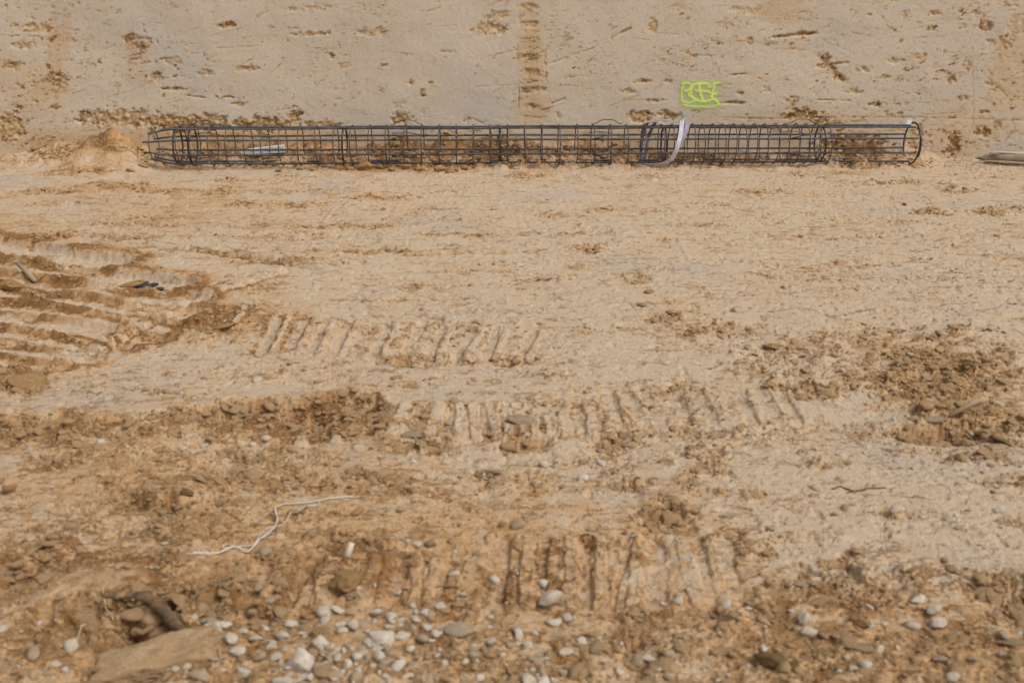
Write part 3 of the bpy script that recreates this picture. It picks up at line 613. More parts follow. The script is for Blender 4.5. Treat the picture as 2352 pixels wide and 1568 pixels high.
link('ring_lap', pydata('ring_lap', V, F), M_hoopd, cage, (sE + .004, 0, ZC))
# bent spacer rods that hold the cage off the soil
for c_ in (517, 1020, 1518, 2003):
    s0 = s_at(c_, 0)
    for an, dx in ((5, 0), (-62, -.02), (-112, .02), (68, .0)):
        a_ = math.radians(an); pr = [(-.17, 0), (-.13, .003), (-.07, .034), (0, .042), (.06, .036), (.12, .004), (.15, .0)]
        pts = smooth_path([cyl(s0 + dx + p[0], a_ + .10 * p[0] / .15, R0 + .004 + p[1]) for p in pr], 4)
        V, F = tube(pts, .0046, 6); link('spacer_rod', pydata('spacer_rod', V, F), M_hoopd, cage)
    for an in (-67.5, -112.5):
        V, F = tube([cyl(s0 - .15, math.radians(an), RB + .016), cyl(s0 - .06, math.radians(an), RB + .016)], .010, 6); link('weld_sleeve', pydata('weld_sleeve', V, F), M_hoopd, cage)
def plain(name, c, rough=.8, var=.12, scale=20, bumpd=.002):
    t = NT(name); co = t.coord(); n = t.noise(co, scale, 5, .6)
    a = t.mix(t.rmp(n, .3, .7), tuple(q * (1 - var) for q in c), tuple(min(1, q * (1 + var)) for q in c)); t.l(a, t.b.inputs['Base Color'])
    t.b.inputs['Roughness'].default_value = rough; t.l(t.bump(n, bumpd, .5), t.b.inputs['Normal']); return t.m
M_sling = plain('sling_webbing_shaded', (.27, .24, .30), .85, .25, 14); M_slingl = plain('sling_webbing_pale', (.56, .53, .60), .85, .2, 18)  # one webbing in two tones; the darker copy has shade put into its colour
M_teal = plain('teal_label', (.04, .34, .42), .6); M_tagw = plain('white_tag', (.75, .77, .80), .6, .05)
def ribbon(pts, wid, nrm=None, k=8, thick=.0035):
    """flat webbing along pts = (x, y, z, twist deg); its width lies across the run, turned by twist about it"""
    P = smooth_path(pts, k); V = []; F = []; m = len(P)
    for i, p in enumerate(P):
        a = Vector(P[max(i - 1, 0)][:3]); b = Vector(P[min(i + 1, m - 1)][:3]); t = (b - a).normalized()
        out = Vector((0, p[1], p[2] - ZC)); out = out - t * out.dot(t)
        if out.length < 1e-4: out = Vector((0, -1, 0))
        out.normalize(); side = t.cross(out); tw = math.radians(p[3]); s_ = side * math.cos(tw) + out * math.sin(tw); n_ = t.cross(s_)
        for q, w_ in ((-1, 1), (1, 1), (1, -1), (-1, -1)): V.append(Vector(p[:3]) + s_ * (q * wid / 2) + n_ * (w_ * thick / 2))
    for i in range(m - 1):
        for q in range(4):
            q2 = (q + 1) % 4; F.append((i * 4 + q, i * 4 + q2, (i + 1) * 4 + q2, (i + 1) * 4 + q))
    F.append((0, 1, 2, 3)); F.append(tuple((m - 1) * 4 + q for q in (3, 2, 1, 0))); return V, F
sling = empty('lifting_sling', (A0[0], A0[1], 0), YAW); tag(sling, 'greyish lilac webbing lifting sling looped round the rebar cage, with a teal label', 'lifting sling')
SR = R0 + .012; Sx = lambda c: s_at(c, -R0)
def cy(c, deg, rr, tw): s, yv, zv = cyl(Sx(c), math.radians(deg), rr); return (s, yv, zv, tw)
def cb(c, deg, rr, tw): s, yv, zv = cyl(s_at(c, R0), math.radians(deg), rr); return (s, yv, zv, tw)     # on the far side of the cage
V, F = ribbon([cb(1612, 8, SR + .004, 0), cb(1610, 40, SR, 4), cb(1606, 80, SR, -3), cb(1603, 118, SR + .002, 5), cb(1602, 150, SR - .004, 0), cb(1606, 172, SR - .012, 4)], .034)
link('strap', pydata('strap', V, F, False), M_sling, sling)
V, F = ribbon([cb(1630, 6, SR + .006, 0), cb(1628, 40, SR, -4), cb(1621, 80, SR + .004, 4), cb(1616, 118, SR, -3), cb(1615, 150, SR - .006, 8), cb(1617, 176, SR - .010, 10)], .036)
link('strap', pydata('strap', V, F, False), M_sling, sling)
V, F = ribbon([cy(1606, 176, SR - .014, 0), cy(1616, -168, SR - .006, 10), cy(1630, -160, SR + .004, 26), cy(1648, -152, SR + .010, 34), cy(1665, -140, SR + .014, 20), cy(1680, -122, SR + .018, 16), cy(1690, -98, SR + .02, 8),
               cy(1697, -70, SR + .02, -8), cy(1703, -42, SR + .02, 4), cy(1708, -14, SR + .03, 20), cy(1711, 0, SR + .045, 50)], .042)
link('strap', pydata('strap', V, F, False), M_slingl, sling)
V, F = ribbon([cy(1629, -14, SR + .012, 10), cy(1645, -8, SR + .03, 10), cy(1666, -6, SR + .036, -6), cy(1688, -10, SR + .018, 6), cy(1702, -8, SR + .016, -10), cy(1722, -14, SR + .014, 0), cy(1718, -34, SR + .012, 12), cy(1708, -62, SR + .012, 0), cy(1700, -84, SR + .01, 0)], .042)
link('strap', pydata('strap', V, F, False), M_sling, sling)
bx = pydata('sling_label', [(-.012, -.004, -.016), (.016, -.004, -.006), (.022, -.004, .022), (-.006, -.004, .012), (-.012, .004, -.016), (.016, .004, -.006), (.022, .004, .022), (-.006, .004, .012)],
            [(0, 1, 2, 3), (7, 6, 5, 4), (0, 4, 5, 1), (1, 5, 6, 2), (2, 6, 7, 3), (3, 7, 4, 0)], False)
q = cy(1709, -6, SR + .066, 0); o = link('sling_label', bx, M_teal, sling, q[:3]); tag(o, 'small teal label on the upper end of the strap')
# white tag on the cage's end
q = cyl(s_at(2268, -R0 * .3), math.radians(-8), R0 + .020)
tagm = pydata('tag', [(-.026, -.003, -.022), (.024, -.003, -.024), (.026, -.003, .020), (-.024, -.003, .024), (-.026, .004, -.022), (.024, .004, -.024), (.026, .004, .020), (-.024, .004, .024)],
              [(0, 1, 2, 3), (7, 6, 5, 4), (0, 4, 5, 1), (1, 5, 6, 2), (2, 6, 7, 3), (3, 7, 4, 0)], False)
o = link('identification_tag', tagm, M_tagw, cage, q); tag(o, 'small white tag tied to the upper bar near the right end')

# ------------------------------------------------------------------ yellow-green spray mark on the bank
def spray():
    S = [[(703,560),(690,700),(700,880),(740,980)],[(700,560),(720,420),(780,390),(860,400),(920,430)],[(780,610),(860,600),(930,530),(980,450),(1050,410),(1180,410),(1330,400),(1420,430)],
         [(1420,430),(1400,500),(1460,500),(1545,410),(1700,380)],[(1560,400),(1550,520),(1515,640)],[(980,450),(940,580),(930,700),(980,790),(1080,850),(1180,880),(1290,890),(1400,870),(1530,820),(1600,850),(1690,950)],
         [(1050,580),(1130,610),(1260,610),(1370,625),(1470,660),(1610,680)],[(1150,420),(1160,520),(1190,640),(1200,730),(1240,800),(1270,850)],[(1610,680),(1520,700),(1480,760),(1540,820)],[(870,640),(880,720),(900,760)],
         [(1040,870),(950,910),(850,940),(760,900)],[(740,980),(850,1010),(1100,1030),(1400,1040),(1540,1030),(1690,960)]]
    sc = .91875 * 220 / 2352; x0 = 1640 * .91875; y0 = 170 * .91875
    segs = []
    wts = [.8, .9, 1, .85, .9, 1, .9, 1, 1, .85, .8, .8]
    for st, wt in zip(S, wts):
        P = [WP(x0 + a * sc, y0 + b * sc) for a, b in st]
        segs += [(*P[i], *P[i + 1], wt) for i in range(len(P) - 1)]
    xa, za = WP(x0 + 600 * sc, y0 + 1110 * sc); xb, zb = WP(x0 + 1800 * sc, y0 + 320 * sc)
    X, Z = np.meshgrid(np.linspace(xa, xb, 150), np.linspace(za, zb, 100)); I = np.zeros(X.shape)
    for (x1, z1, x2, z2, wt) in segs:
        dx, dz = x2 - x1, z2 - z1; t = np.clip(((X - x1) * dx + (Z - z1) * dz) / (dx * dx + dz * dz + 1e-9), 0, 1); q = np.hypot(X - x1 - t * dx, Z - z1 - t * dz)
        I = np.maximum(I, wt * np.clip(.50 * np.exp(-(q / .0125) ** 2) + .44 * np.exp(-(q / .048) ** 2), 0, 1))
    d, F_ = wall_field(X.ravel(), Z.ravel()); d = d.reshape(X.shape)
    nr_, nc_ = X.shape; V = np.stack([X, WALL_Y + BATTER * Z - d - .006, Z], -1).reshape(-1, 3); idx = np.arange(nr_ * nc_).reshape(nr_, nc_); F = []
    for i in range(nr_ - 1):
        for j in range(nc_ - 1):
            if I[i:i + 2, j:j + 2].max() > .07: F.append((int(idx[i, j]), int(idx[i, j + 1]), int(idx[i + 1, j + 1]), int(idx[i + 1, j])))
    me = pydata('spray_mark', V, F); a = me.attributes.new('paint', 'FLOAT', 'POINT'); a.data.foreach_set('value', I.ravel().astype(np.float32))
    t = NT('spray_paint'); c = t.coord(); n = t.noise(c, 260, 2); f = t.rmp(t.math('ADD', t.attr('paint'), t.math('MULTIPLY', t.math('SUBTRACT', n, .5), .30)), .08, .85)
    t.l(t.mix(t.rmp(t.attr('paint'), .1, .8), (.52, .62, .26), (.58, .74, .15)), t.b.inputs['Base Color']); t.b.inputs['Roughness'].default_value = .7; t.l(f, t.b.inputs['Alpha'])
    o = link('spray_mark', me, t.m); tag(o, 'fluorescent yellow-green spray painted squiggle on the earth bank above the cage', 'spray mark')
spray()

# ------------------------------------------------------------------ white block, timber, small things by the bank
def box_mesh(name, lx, ly, lz, taper=1.0, seed=0, nx=10):
    r = random.Random(seed); V = []; F = []
    for i in range(nx + 1):
        t = i / nx; k = taper + (1 - taper) * t
        for (a, b) in ((-1, -1), (1, -1), (1, 1), (-1, 1)):
            V.append((lx * (t - .5) + r.uniform(-.002, .002), a * ly / 2 * (k + r.uniform(-.04, .04)), b * lz / 2 * (k + r.uniform(-.04, .04))))
    for i in range(nx):
        for q in range(4):
            q2 = (q + 1) % 4; F.append((i * 4 + q, (i + 1) * 4 + q, (i + 1) * 4 + q2, i * 4 + q2))
    F.append((0, 1, 2, 3)); F.append(tuple(nx * 4 + q for q in (3, 2, 1, 0)))
    me = pydata(name, V, F, False); return me
def settle(u, v, zoff=0):
    x, y = G(u, v)
    for i in range(8):
        z = TH(x, y); x, y = G(u, v, z)
    return x, y, TH(x, y) + zoff
X, Z = WP(597, 348); 
M_foam = plain('white_foam', (.74, .76, .80), .8, .08, 30)
ybl = 10.44; xb = (597 - CX) / FPX * (ybl * cp + (CAM_H - .12) * sp)
o = link('white_block', box_mesh('white_block', .50, .10, .07, .55, 3), M_foam, None, (xb, ybl, max(TH(xb, ybl) + .025, .135)), (.0, math.radians(-4), math.radians(4)))
tag(o, 'long white block lying in the dirt behind the left half of the rebar cage', 'block')

M_wood = NT('weathered_timber'); c = M_wood.coord(); n = M_wood.noise(c, 8, 6, .65, (1, 9, 9)); n2 = M_wood.noise(c, 3, 4)
M_wood.l(M_wood.mix(M_wood.rmp(n2, .4, .65), M_wood.mix(M_wood.rmp(n, .35, .65), (.36, .29, .215), (.15, .11, .075)), (.42, .34, .25)), M_wood.b.inputs['Base Color'])
M_wood.b.inputs['Roughness'].default_value = .85; M_wood.l(M_wood.bump(n, .012, .8), M_wood.b.inputs['Normal'])
def timber():
    V = []; F = []; n = 28; m = 12; r = random.Random(5); L = 1.5
    for i in range(n + 1):
        t = i / n; k = min(1, .25 + (t * 3.2) ** .7 * .75) if t < .32 else 1
        for j in range(m):
            a = 2 * math.pi * j / m; rr = 1 + .12 * math.sin(3 * a + 1) + r.uniform(-.05, .05)
            x_ = L * t + (r.uniform(-.10, .10) * (1 - t * 8) if t < .12 else 0)
            V.append((x_, .085 * k * rr * math.cos(a), .075 * k * rr * math.sin(a) * (1.0 if math.sin(a) > 0 else .9) + .02 * math.sin(t * 4)))
    for i in range(n):
        for j in range(m):
            j2 = (j + 1) % m; F.append((i * m + j, (i + 1) * m + j, (i + 1) * m + j2, i * m + j2))
    F.append(tuple(range(m))); F.append(tuple(n * m + j for j in reversed(range(m))))
    return pydata('timber', V, F, True)
yt = 10.33; xt = (2258 - CX) / FPX * (yt * cp + (CAM_H - .08) * sp)
root = empty('broken_timber', (xt, yt, TH(xt + .3, yt)), math.radians(-3))
tag(root, 'broken weathered grey brown timber lying at the foot of the bank at the right edge', 'timber')
o = link('trunk', timber(), M_wood.m, root, (0, 0, .075), (0, math.radians(1.0), 0))
V, F = tube([(0.05, -.03, .14), (.3, -.045, .132), (.7, -.05, .125), (1.3, -.05, .12)], [.006, .014, .018, .016], 5); link('splinter', pydata('splinter', V, F, False), plain('pale_split_wood', (.52, .45, .37), .8, .2), root)
V, F = tube([(-.05, -.04, .05), (.15, -.065, .045), (.45, -.085, .03)], [.003, .012, .012], 5); link('splinter', pydata('splinter', V, F, False), M_wood.m, root)

# ------------------------------------------------------------------ stones and clods one can tell apart
ROCKS = {}
def rocks(kind, i):
    key = (kind, i)
    if key not in ROCKS:
        if kind == 'pebble': m = rock_mesh('pebble', 50 + i, 3, 6, .42, .03, (.60, .92), (1, .78, .70))
        elif kind == 'angular': m = rock_mesh('angular_stone', 150 + i, 3, 13, .30, .035, (.45, .80), (1, .78, .68))
        elif kind == 'slab': m = rock_mesh('slab', 250 + i, 4, 8, .25, .03, (.6, .9), (1, .75, .32))
        else: m = rock_mesh('clod', 350 + i, 4, 11, .30, .07, (.5, .85), (1, .85, .72))
        ROCKS[key] = m
    return ROCKS[key]
MATS = {'w': M_white, 't': M_tan, 'b': M_brown, 'c': M_clod, 'd': M_clod_dark, 'p': M_clod_pale, 'k': M_clay}
cnt = [0]
def stone(kind, mat, u, v, wpx, hpx, label, cat, group=None, rz=None, sink=.30, name=None, tilt=.15):
    cnt[0] += 1; i = cnt[0]; x, y, z = settle(u, v + hpx * .25); s = 1.08 * wpx / 2 * math.sqrt(y * y + (CAM_H - z) ** 2) / FPX
    me = rocks(kind, i % 7)
    if me.materials and me.materials[0] != MATS[mat]:
        me = me.copy(); me.materials.clear()
    if not me.materials: me.materials.append(MATS[mat])
    r = random.Random(i * 13)
    o = bpy.data.objects.new(name or {'pebble': 'pebble', 'angular': 'stone', 'slab': 'soil_slab' if mat in 'cdp' else 'flat_stone', 'clod': 'soil_clod'}[kind], me); col.objects.link(o)
    asp = hpx / wpx
    el = math.atan2(CAM_H, y); zf = {'pebble': .65, 'angular': .65, 'slab': .30, 'clod': .68}[kind]
    zs = s * np.clip(asp / (.8 * math.sin(el) + .65 * math.cos(el)), .45, 1.7)
    o.scale = (s, s * np.clip(asp * 1.1, .7, 1.3), zs)
    o.location = (x, y, z + zs * zf * (1 - 2 * sink)); o.rotation_euler = (r.uniform(-tilt, tilt), r.uniform(-tilt, tilt), (r.uniform(-.5, .5) + (math.pi if r.random() < .5 else 0)) if rz is None else rz)
    tag(o, label, cat, group); return o
P, A, S_, C = 'pebble', 'angular', 'slab', 'clod'
NAMED = [
 (P,'w',691,1509,66,76,'largest rounded white stone in the gravel right of the big soil slab'),
 (P,'t',457,1541,60,54,'rounded beige stone tight against the right end of the big soil slab'),
 (P,'w',784,1400,42,40,'ball-shaped white stone, right one of a touching pair in the gravel'),
 (P,'w',742,1404,44,36,'white stone touching the ball-shaped one on its left side'),
 (P,'w',782,1432,34,24,'oval white pebble just below the touching pair of white stones'),
 (P,'w',1044,1318,38,29,'oval white stone lying alone in a track print, left of the tilted one'),
 (A,'w',1138,1330,30,44,'white stone standing tilted on edge in the track prints with shade at its left'),
 (A,'w',1264,1376,56,46,'large angular white stone with a flat top in the lower middle'),
 (P,'w',1276,1428,44,32,'rounded white stone just below the large angular one'),
 (S_,'t',1282,1456,34,14,'thin orange-white shard under the rounded white stone'),
 (A,'w',1011,1390,38,26,'angular white stone at the upper edge of the gravel in the middle'),
 (S_,'t',1058,1441,84,52,'broad flat beige stone, the widest in the gravel'),
 (P,'w',1336,1467,38,32,'white stone directly left of the round brown one'),
 (P,'b',1364,1481,36,40,'round brown stone at the right end of the gravel'),
 (P,'w',1486,1506,42,20,'long low white stone alone right of the round brown stone'),
 (A,'t',1187,1444,30,20,'small ochre coated stone between the flat beige and the rounded white stone'),
 (P,'w',911,1358,26,27,'upright white pebble touching the orange brick fragment'),
 (P,'b',992,1246,32,20,'brown pebble beside two white ones at the edge of the track print'),
 (P,'w',960,1246,26,20,'white pebble in the middle of a row of three'),
 (P,'w',937,1240,20,15,'small white pebble at the left end of a row of three'),
 (A,'w',649,1456,42,34,'angular white stone among the gravel above the largest rounded one'),
 (P,'w',735,1474,54,44,'pale stone half hidden behind the largest rounded white one'),
 (A,'w',385,1448,46,38,'pointed pale stone behind the big soil slab, below the dark root'),
 (A,'w',508,1430,42,28,'white stone above the right end of the big soil slab'),
 (P,'w',550,1492,46,28,'egg-shaped white stone right of the big soil slab'),
 (A,'w',876,1463,58,48,'large angular pale stone left of the broad flat beige one'),
 (A,'w',897,1414,38,30,'white stone above the angular pale stone in the gravel'),
 (P,'w',2112,1374,44,24,'smooth egg-shaped cream stone at the lower right'),
 (A,'w',2140,1400,36,34,'upper lump of the pair of rough white stones at the lower right'),
 (A,'w',2154,1430,42,32,'lower lump of the pair of rough white stones at the lower right'),
 (P,'t',2197,1210,30,20,'lone cream stone on the smooth grey crust at the right'),
 (A,'w',1848,1416,34,38,'upper rough white stone in the loose soil right of the track prints'),
 (A,'w',1859,1448,34,28,'lower rough white stone in the loose soil right of the track prints'),
 (S_,'t',1848,1333,46,36,'half buried pale flat stone above the rough white stones'),
 (P,'w',1819,1397,18,14,'small white pebble at the upper left of the rough white stones'),
 (P,'t',1058,1202,16,14,'small upright cream pebble on the smooth ground above the track prints'),
 (P,'t',1245,1224,26,16,'cream pebble on the upper rim of the track prints'),
 (P,'w',375,1246,21,15,'smooth white pebble left of the white twine'),
 (P,'w',230,1015,24,18,'pale pebble under the band of dark clods at the left'),
 (P,'w',2031,980,22,14,'white pebble left of the stony ledge at the right'),
 (P,'w',2233,988,18,13,'bright white pebble below the stony ledge at the right'),
 (P,'t',2267,972,26,14,'beige stone on the stony ledge at the right'),
 (P,'w',948,1059,20,12,'cream pebble on the smooth ground left of the lifted soil flake'),
]
for (k, m, u, v, wp, hp, lab) in NAMED: stone(k, m, u, v, wp, hp, lab, 'stone', sink=.25 if k != 'slab' else .10)
CL = [
 (C,'d',1776,1513,82,44,'large dark brown clod of soil at the bottom right'),
 (C,'d',1818,1530,40,24,'smaller dark clod leaning on the right of the large dark brown clod'),
 (C,'c',800,1330,80,66,'big pale topped clod standing up at the left end of the track prints'),
 (C,'b',811,1369,38,20,'flat tan lump under the big pale topped clod'),
 (S_,'p',1128,1080,62,16,'thin lifted flake of crust casting a dark shade'),
 (C,'c',738,1446,50,30,'ochre clod among the white stones of the gravel'),
 (S_,'t',622,1379,40,40,'smooth grey brown flat stone stuck upright in the crumbly soil'),
 (C,'c',1975,1425,50,36,'flaky ochre clod left of the egg-shaped cream stone'),
 (S_,'p',1980,1481,74,46,'flat beige slab of crust at the lower right'),
 (S_,'p',2316,1467,70,40,'flat pale slab of crust at the right edge near the bottom'),
 (C,'c',1475,699,28,15,'largest lone ochre clod on the smooth crust right of the centre'),
 (C,'d',1543,725,28,12,'dark flat clod lying right of the lone ochre clods'),
 (C,'c',1491,669,28,10,'flat flake of soil above the lone ochre clods'),
 (C,'d',1129,827,15,11,'small dark clod at the lower edge of the slanting track prints'),
 (C,'d',2077,470,11,9,'small dark clod alone on the pale crust at the far right'),
 (C,'c',1685,712,10,12,'small ochre clod standing on the pale crust right of the dark flat clod'),
 (C,'d',2225,848,40,22,'dark ochre clod in the rough patch at the right'),
 (C,'c',1770,790,46,26,'ochre clod at the left side of the rough patch'),
 (C,'d',2300,1010,50,22,'wet brown clod under the stony ledge at the right edge'),
 (C,'c',70,870,110,44,'large smooth ochre clod at the left edge'),
 (C,'c',20,1122,40,24,'pale clod on the slope at the left edge'),
 (C,'d',430,1130,34,26,'brown clod in the hollow at the lower left'),
 (S_,'c',300,655,90,16,'long slab of soil between the left track ridges'),
 (C,'c',30,650,56,40,'chunky clod on the left edge beside the stub of pale wood'),
 (S_,'c',520,760,60,18,'broken flake of crust in the churned patch at the left'),
 (S_,'p',1210,992,92,22,'curled slab of crust overhanging a dark gap in the middle'),
 (S_,'p',960,992,90,22,'broken slab of crust overhanging a dark gap left of the curled one'),
 (S_,'p',2150,962,70,16,'tilted slab of crust on the stony ledge at the right'),
 (C,'c',560,1395,54,36,'brown clod in the crumbly soil above the gravel'),
 (C,'c',470,1375,50,36,'brown clod right of the dark root'),
 (C,'c',838,382,40,30,'largest clod under the rebar cage, at its front edge'),
 (C,'c',1012,387,36,26,'second largest clod under the front of the rebar cage'),
 (C,'d',880,336,30,22,'darkest clod heaped against the bank behind the rebar cage'),
]
for (k, m, u, v, wp, hp, lab) in CL: stone(k, m, u, v, wp, hp, lab, 'clod of soil', name='soil_clod' if k != 'slab' or m != 't' else 'flat_stone', sink=.25 if k != 'slab' else .12, tilt=.25)
SM_ = [(90,1427,18,14),(475,1421,28,22),(668,1439,32,24),(496,1509,46,32),(128,1523,32,24),(110,1545,30,22),(150,1535,24,18),(649,1555,52,34),(865,1404,28,22),(890,1435,30,22),(927,1456,36,30),(1002,1451,34,26),(865,1488,30,22),
 (846,1502,24,22),(934,1548,32,26),(1087,1488,30,22),(1210,1477,22,18),(1298,1492,44,24),(1422,1539,28,26),(1466,1388,14,12),(1187,1309,18,14),(1164,1383,12,10),(1064,1363,20,16),(1145,1363,20,13),(1034,1386,15,13),(1046,1265,20,14),
 (819,1347,20,16),(2030,1432,18,12),(1945,1507,16,13),(2158,1509,32,24),(2188,1551,36,26),(1637,1492,22,22),(1743,1449,20,16),(1753,1485,24,24),(1655,1309,16,16),(1608,1256,14,12),(2253,1432,22,18),(1961,1534,36,16),(1725,1520,28,14),
 (610,1440,26,18),(590,1462,32,22),(560,1452,26,20),(700,1452,26,20),(520,1460,24,18),(625,1480,26,20),(770,1500,30,22),(800,1480,24,18),(960,1420,20,16),(1130,1470,24,18),(1240,1500,24,16),(700,1550,30,20),(560,1540,36,24),(1020,1520,24,18),(1390,1515,26,16),(1560,1530,22,14)]
def zone(u, cuts, names):
    for c_, n_ in zip(cuts, names):
        if u < c_: return n_
    return names[-1]
for (u, v, wp, hp) in [q for q in SM_ if q[0] < 1450 or q[0] % 3]: stone(random.choice([P, A, A]), random.choice(['w', 'w', 'w', 't']), u, v, wp, hp, 'small pale pebble ' + (z_ := zone(u, (300, 660, 1000, 1250, 1600), ('left of the big soil slab', 'between the big soil slab and the largest rounded stone', 'between the largest rounded and the broad flat stone', 'around the large angular white stone', 'around the round brown stone', 'at the bottom right, around the large dark brown clod'))), 'pebble', 'small pale pebbles ' + z_, name='pebble')
MD = [(297,1150,16,9),(420,1168,12,8),(116,1117,20,14),(420,1030,18,13),(469,1022,20,14),(756,817,12,9),(1517,1000,16,12),(1543,1000,12,9),(1167,963,14,10),(1627,845,18,10),(1678,848,12,9),(1936,845,14,18),(648,838,11,10),(1087,1101,18,11),(1544,1066,12,8),(1475,1059,20,12),(310,985,16,12),(580,1020,18,12),(2160,908,20,16),(2185,900,16,12),(2120,860,14,10),(1290,982,12,10),(1046,862,12,8)]
for (u, v, wp, hp) in MD: stone(P, random.choice('wwt'), u, v, wp, hp, 'tiny cream pebble on the dirt ' + (z_ := 'above the white twine at the left' if u < 700 else 'in the middle, between the bands of track prints' if u < 1450 else 'right of the centre, near the stony ledge'), 'pebble', 'tiny pebbles ' + z_, name='pebble')
FC = [(1033,395,18,14),(1044,391,18,14),(1069,386,18,14),(1099,380,18,14),(804,386,20,14),(932,385,20,14),(872,384,18,12),(912,366,20,14),(944,340,22,16),(985,334,28,20),(1024,338,30,20),(1110,336,28,20),(1027,362,20,18),(780,388,16,11),(960,388,16,11),(900,390,16,10),(1130,384,14,10),(720,388,16,10),
      (1160,385,14,9),(1380,366,16,11),(1410,368,16,11),(1350,372,14,9),(1440,372,12,9),(1080,340,20,14),(915,345,18,13),(1000,350,20,12),(1150,345,16,12),(690,390,14,9),(1540,350,20,10),(640,392,14,9),(330,388,22,12),(300,394,18,9),(85,362,20,10),(1240,352,14,10),(1290,380,12,8)]
for (u, v, wp, hp) in FC: stone(C, 'c', u, v, wp * (1.5 if v < 352 else 1.2), hp * (1.5 if v < 352 else 1.2), 'small crumbly ochre clod ' + (z_ := 'on the ground left of the rebar cage' if u < 340 else 'heaped behind the rebar cage against the bank' if v < 372 else 'under the front edge of the cage, left half' if u < 1000 else 'under the front edge of the cage, near its middle'), 'clod of soil', 'small clods ' + z_, sink=.2)
# dark clay lumps between the left tracks
for (u, v, wp, hp) in [(318,657,30,15),(343,662,32,17),(368,666,30,15),(354,654,22,13),(333,652,22,13),(384,671,18,11)]: stone(C, 'k', u, v, wp, hp, 'blue-black lump of clay in the small dark heap between the left track ridges', 'lump of clay', 'dark clay lumps', name='clay_lump', sink=.08)
stone(S_, 'w', 1302, 383, 24, 8, 'small white sliver lying in front of the rebar cage', 'sliver', name='white_sliver')

# big slab of soil at the lower left
def big_slab():
    N_ = 60; M_ = 26; r = np.random.RandomState(4)
    x0, y0 = G(215, 1540); x1, y1 = G(505, 1475); cx_, cy_ = (x0 + x1) / 2, (y0 + y1) / 2
    ang = math.atan2(y1 - y0, x1 - x0); L = math.hypot(x1 - x0, y1 - y0) * 1.0; Wd_ = .115; T = .085
    a = np.linspace(0, 2 * np.pi, N_, endpoint=False)
    ring = 1 + .09 * np.sin(3 * a + 1) + .06 * np.sin(7 * a) + .05 * np.sin(13 * a + 2) + .03 * np.sin(23 * a) - .22 * np.exp(-((a - .35) / .10) ** 2) - .10 * np.exp(-((a - 5.2) / .12) ** 2)
    sq = 1 / np.maximum(np.abs(np.cos(a)) ** 3 + np.abs(np.sin(a)) ** 3, .3) ** (1 / 3)
    bx_ = np.cos(a) * sq * ring * L / 2; by_ = np.sin(a) * sq * ring * Wd_ / 2
    V0, F = ico(5); V = V0 / ((np.abs(V0) ** 7).sum(1) ** (1 / 7))[:, None]
    an = np.arctan2(V[:, 1], V[:, 0]); out = 1 + .10 * noise(an * 1.6 + 9, an * 0 + .5, 5) + .10 * noise(an * 4 + 3, an * 0 + .5, 6) + .05 * noise(an * 11, an * 0 + .5, 7)
    out -= .30 * np.exp(-((an - .25) / .13) ** 2)
    X = V[:, 0] * out * L / 2; Y = V[:, 1] * out * Wd_ / 2; Z = V[:, 2] * T / 2; side = np.clip(1.6 - 2 * np.abs(V[:, 2]), 0, 1)
    k = 1 + side * (.10 * noise(X * 26 + 5, Z * 60, 8) + .06 * noise(X * 70 + Y * 40, Z * 130, 9) - .12 * (Z < -.01)); X = X * k; Y = Y * k
    Z = Z + .012 * noise(X * 9, Y * 14, 10) + .006 * noise(X * 30, Y * 40, 11) + .004 * noise(X * 90, Y * 90, 12)
    V = np.stack([X, Y, Z - T / 2], 1)
    me = pydata('soil_slab', V, F)
    sl = soil_mat('slab_soil', (.42, .29, .17), (.33, .20, .095), False, .25, tear_t=.10).m
    o = link('soil_slab', me, sl, None, (cx_, cy_ - .01, TH(cx_, cy_) + .075), (math.radians(6), math.radians(-2), ang))
    tag(o, 'biggest slab of compacted soil, flat topped with a ragged dark edge, at the bottom left', 'slab of soil')
big_slab()
# root in the hollow
rx, ry, rz_ = settle(240, 1372); qx, qy, qz = settle(425, 1462)
pts = smooth_path([(rx + (qx - rx) * t, ry + (qy - ry) * t + .05 * math.sin(t * 3.1), rz_ * (1 - t) + qz * t + .008 + .012 * math.sin(t * 3.1) + .006 * math.sin(t * 23)) for t in (0, .2, .4, .6, .8, 1)], 5)
V, F = tube(pts, [.010 + .008 * math.sin(min(1, i / 14) * 1.57) + .0035 * math.sin(i * 1.3) + .002 * math.sin(i * 2.9) for i in range(len(pts))], 10)
M_root = NT('dark_root'); c = M_root.coord(); n = M_root.noise(c, 14, 6, .65, (1.5, 4, 6)); M_root.l(M_root.mix(M_root.rmp(n, .35, .65), (.27, .165, .08), (.10, .055, .025)), M_root.b.inputs['Base Color'])
M_root.b.inputs['Roughness'].default_value = .85; M_root.l(M_root.bump(n, .02, .8), M_root.b.inputs['Normal'])
o = link('dead_root', pydata('dead_root', V, F), M_root.m); tag(o, 'thick dark brown root lying in the hollow at the lower left', 'root')
def surf_line(pxs, lift, jit=0, seed=0, k=8):
    P_ = smooth_path([(*G(a, b), 0) for a, b in pxs], k); out = []; rr = random.Random(seed)
    xs1 = np.array([p[0] for p in P_]) + np.array([rr.uniform(-jit, jit) for _ in P_]); ys1 = np.array([p[1] for p in P_]) + np.array([rr.uniform(-jit, jit) for _ in P_])
    hs = np.maximum.reduce([TG(xs1 + dx, ys1 + dy)[0] for dx, dy in ((0, 0), (.006, 0), (-.006, 0), (0, .008), (0, -.008))])
    kk = np.array([.25, .5, .25]); hs = np.maximum(hs, np.convolve(np.pad(hs, 1, 'edge'), kk, 'valid'))
    return [(a, b, c + lift) for a, b, c in zip(xs1, ys1, hs)]
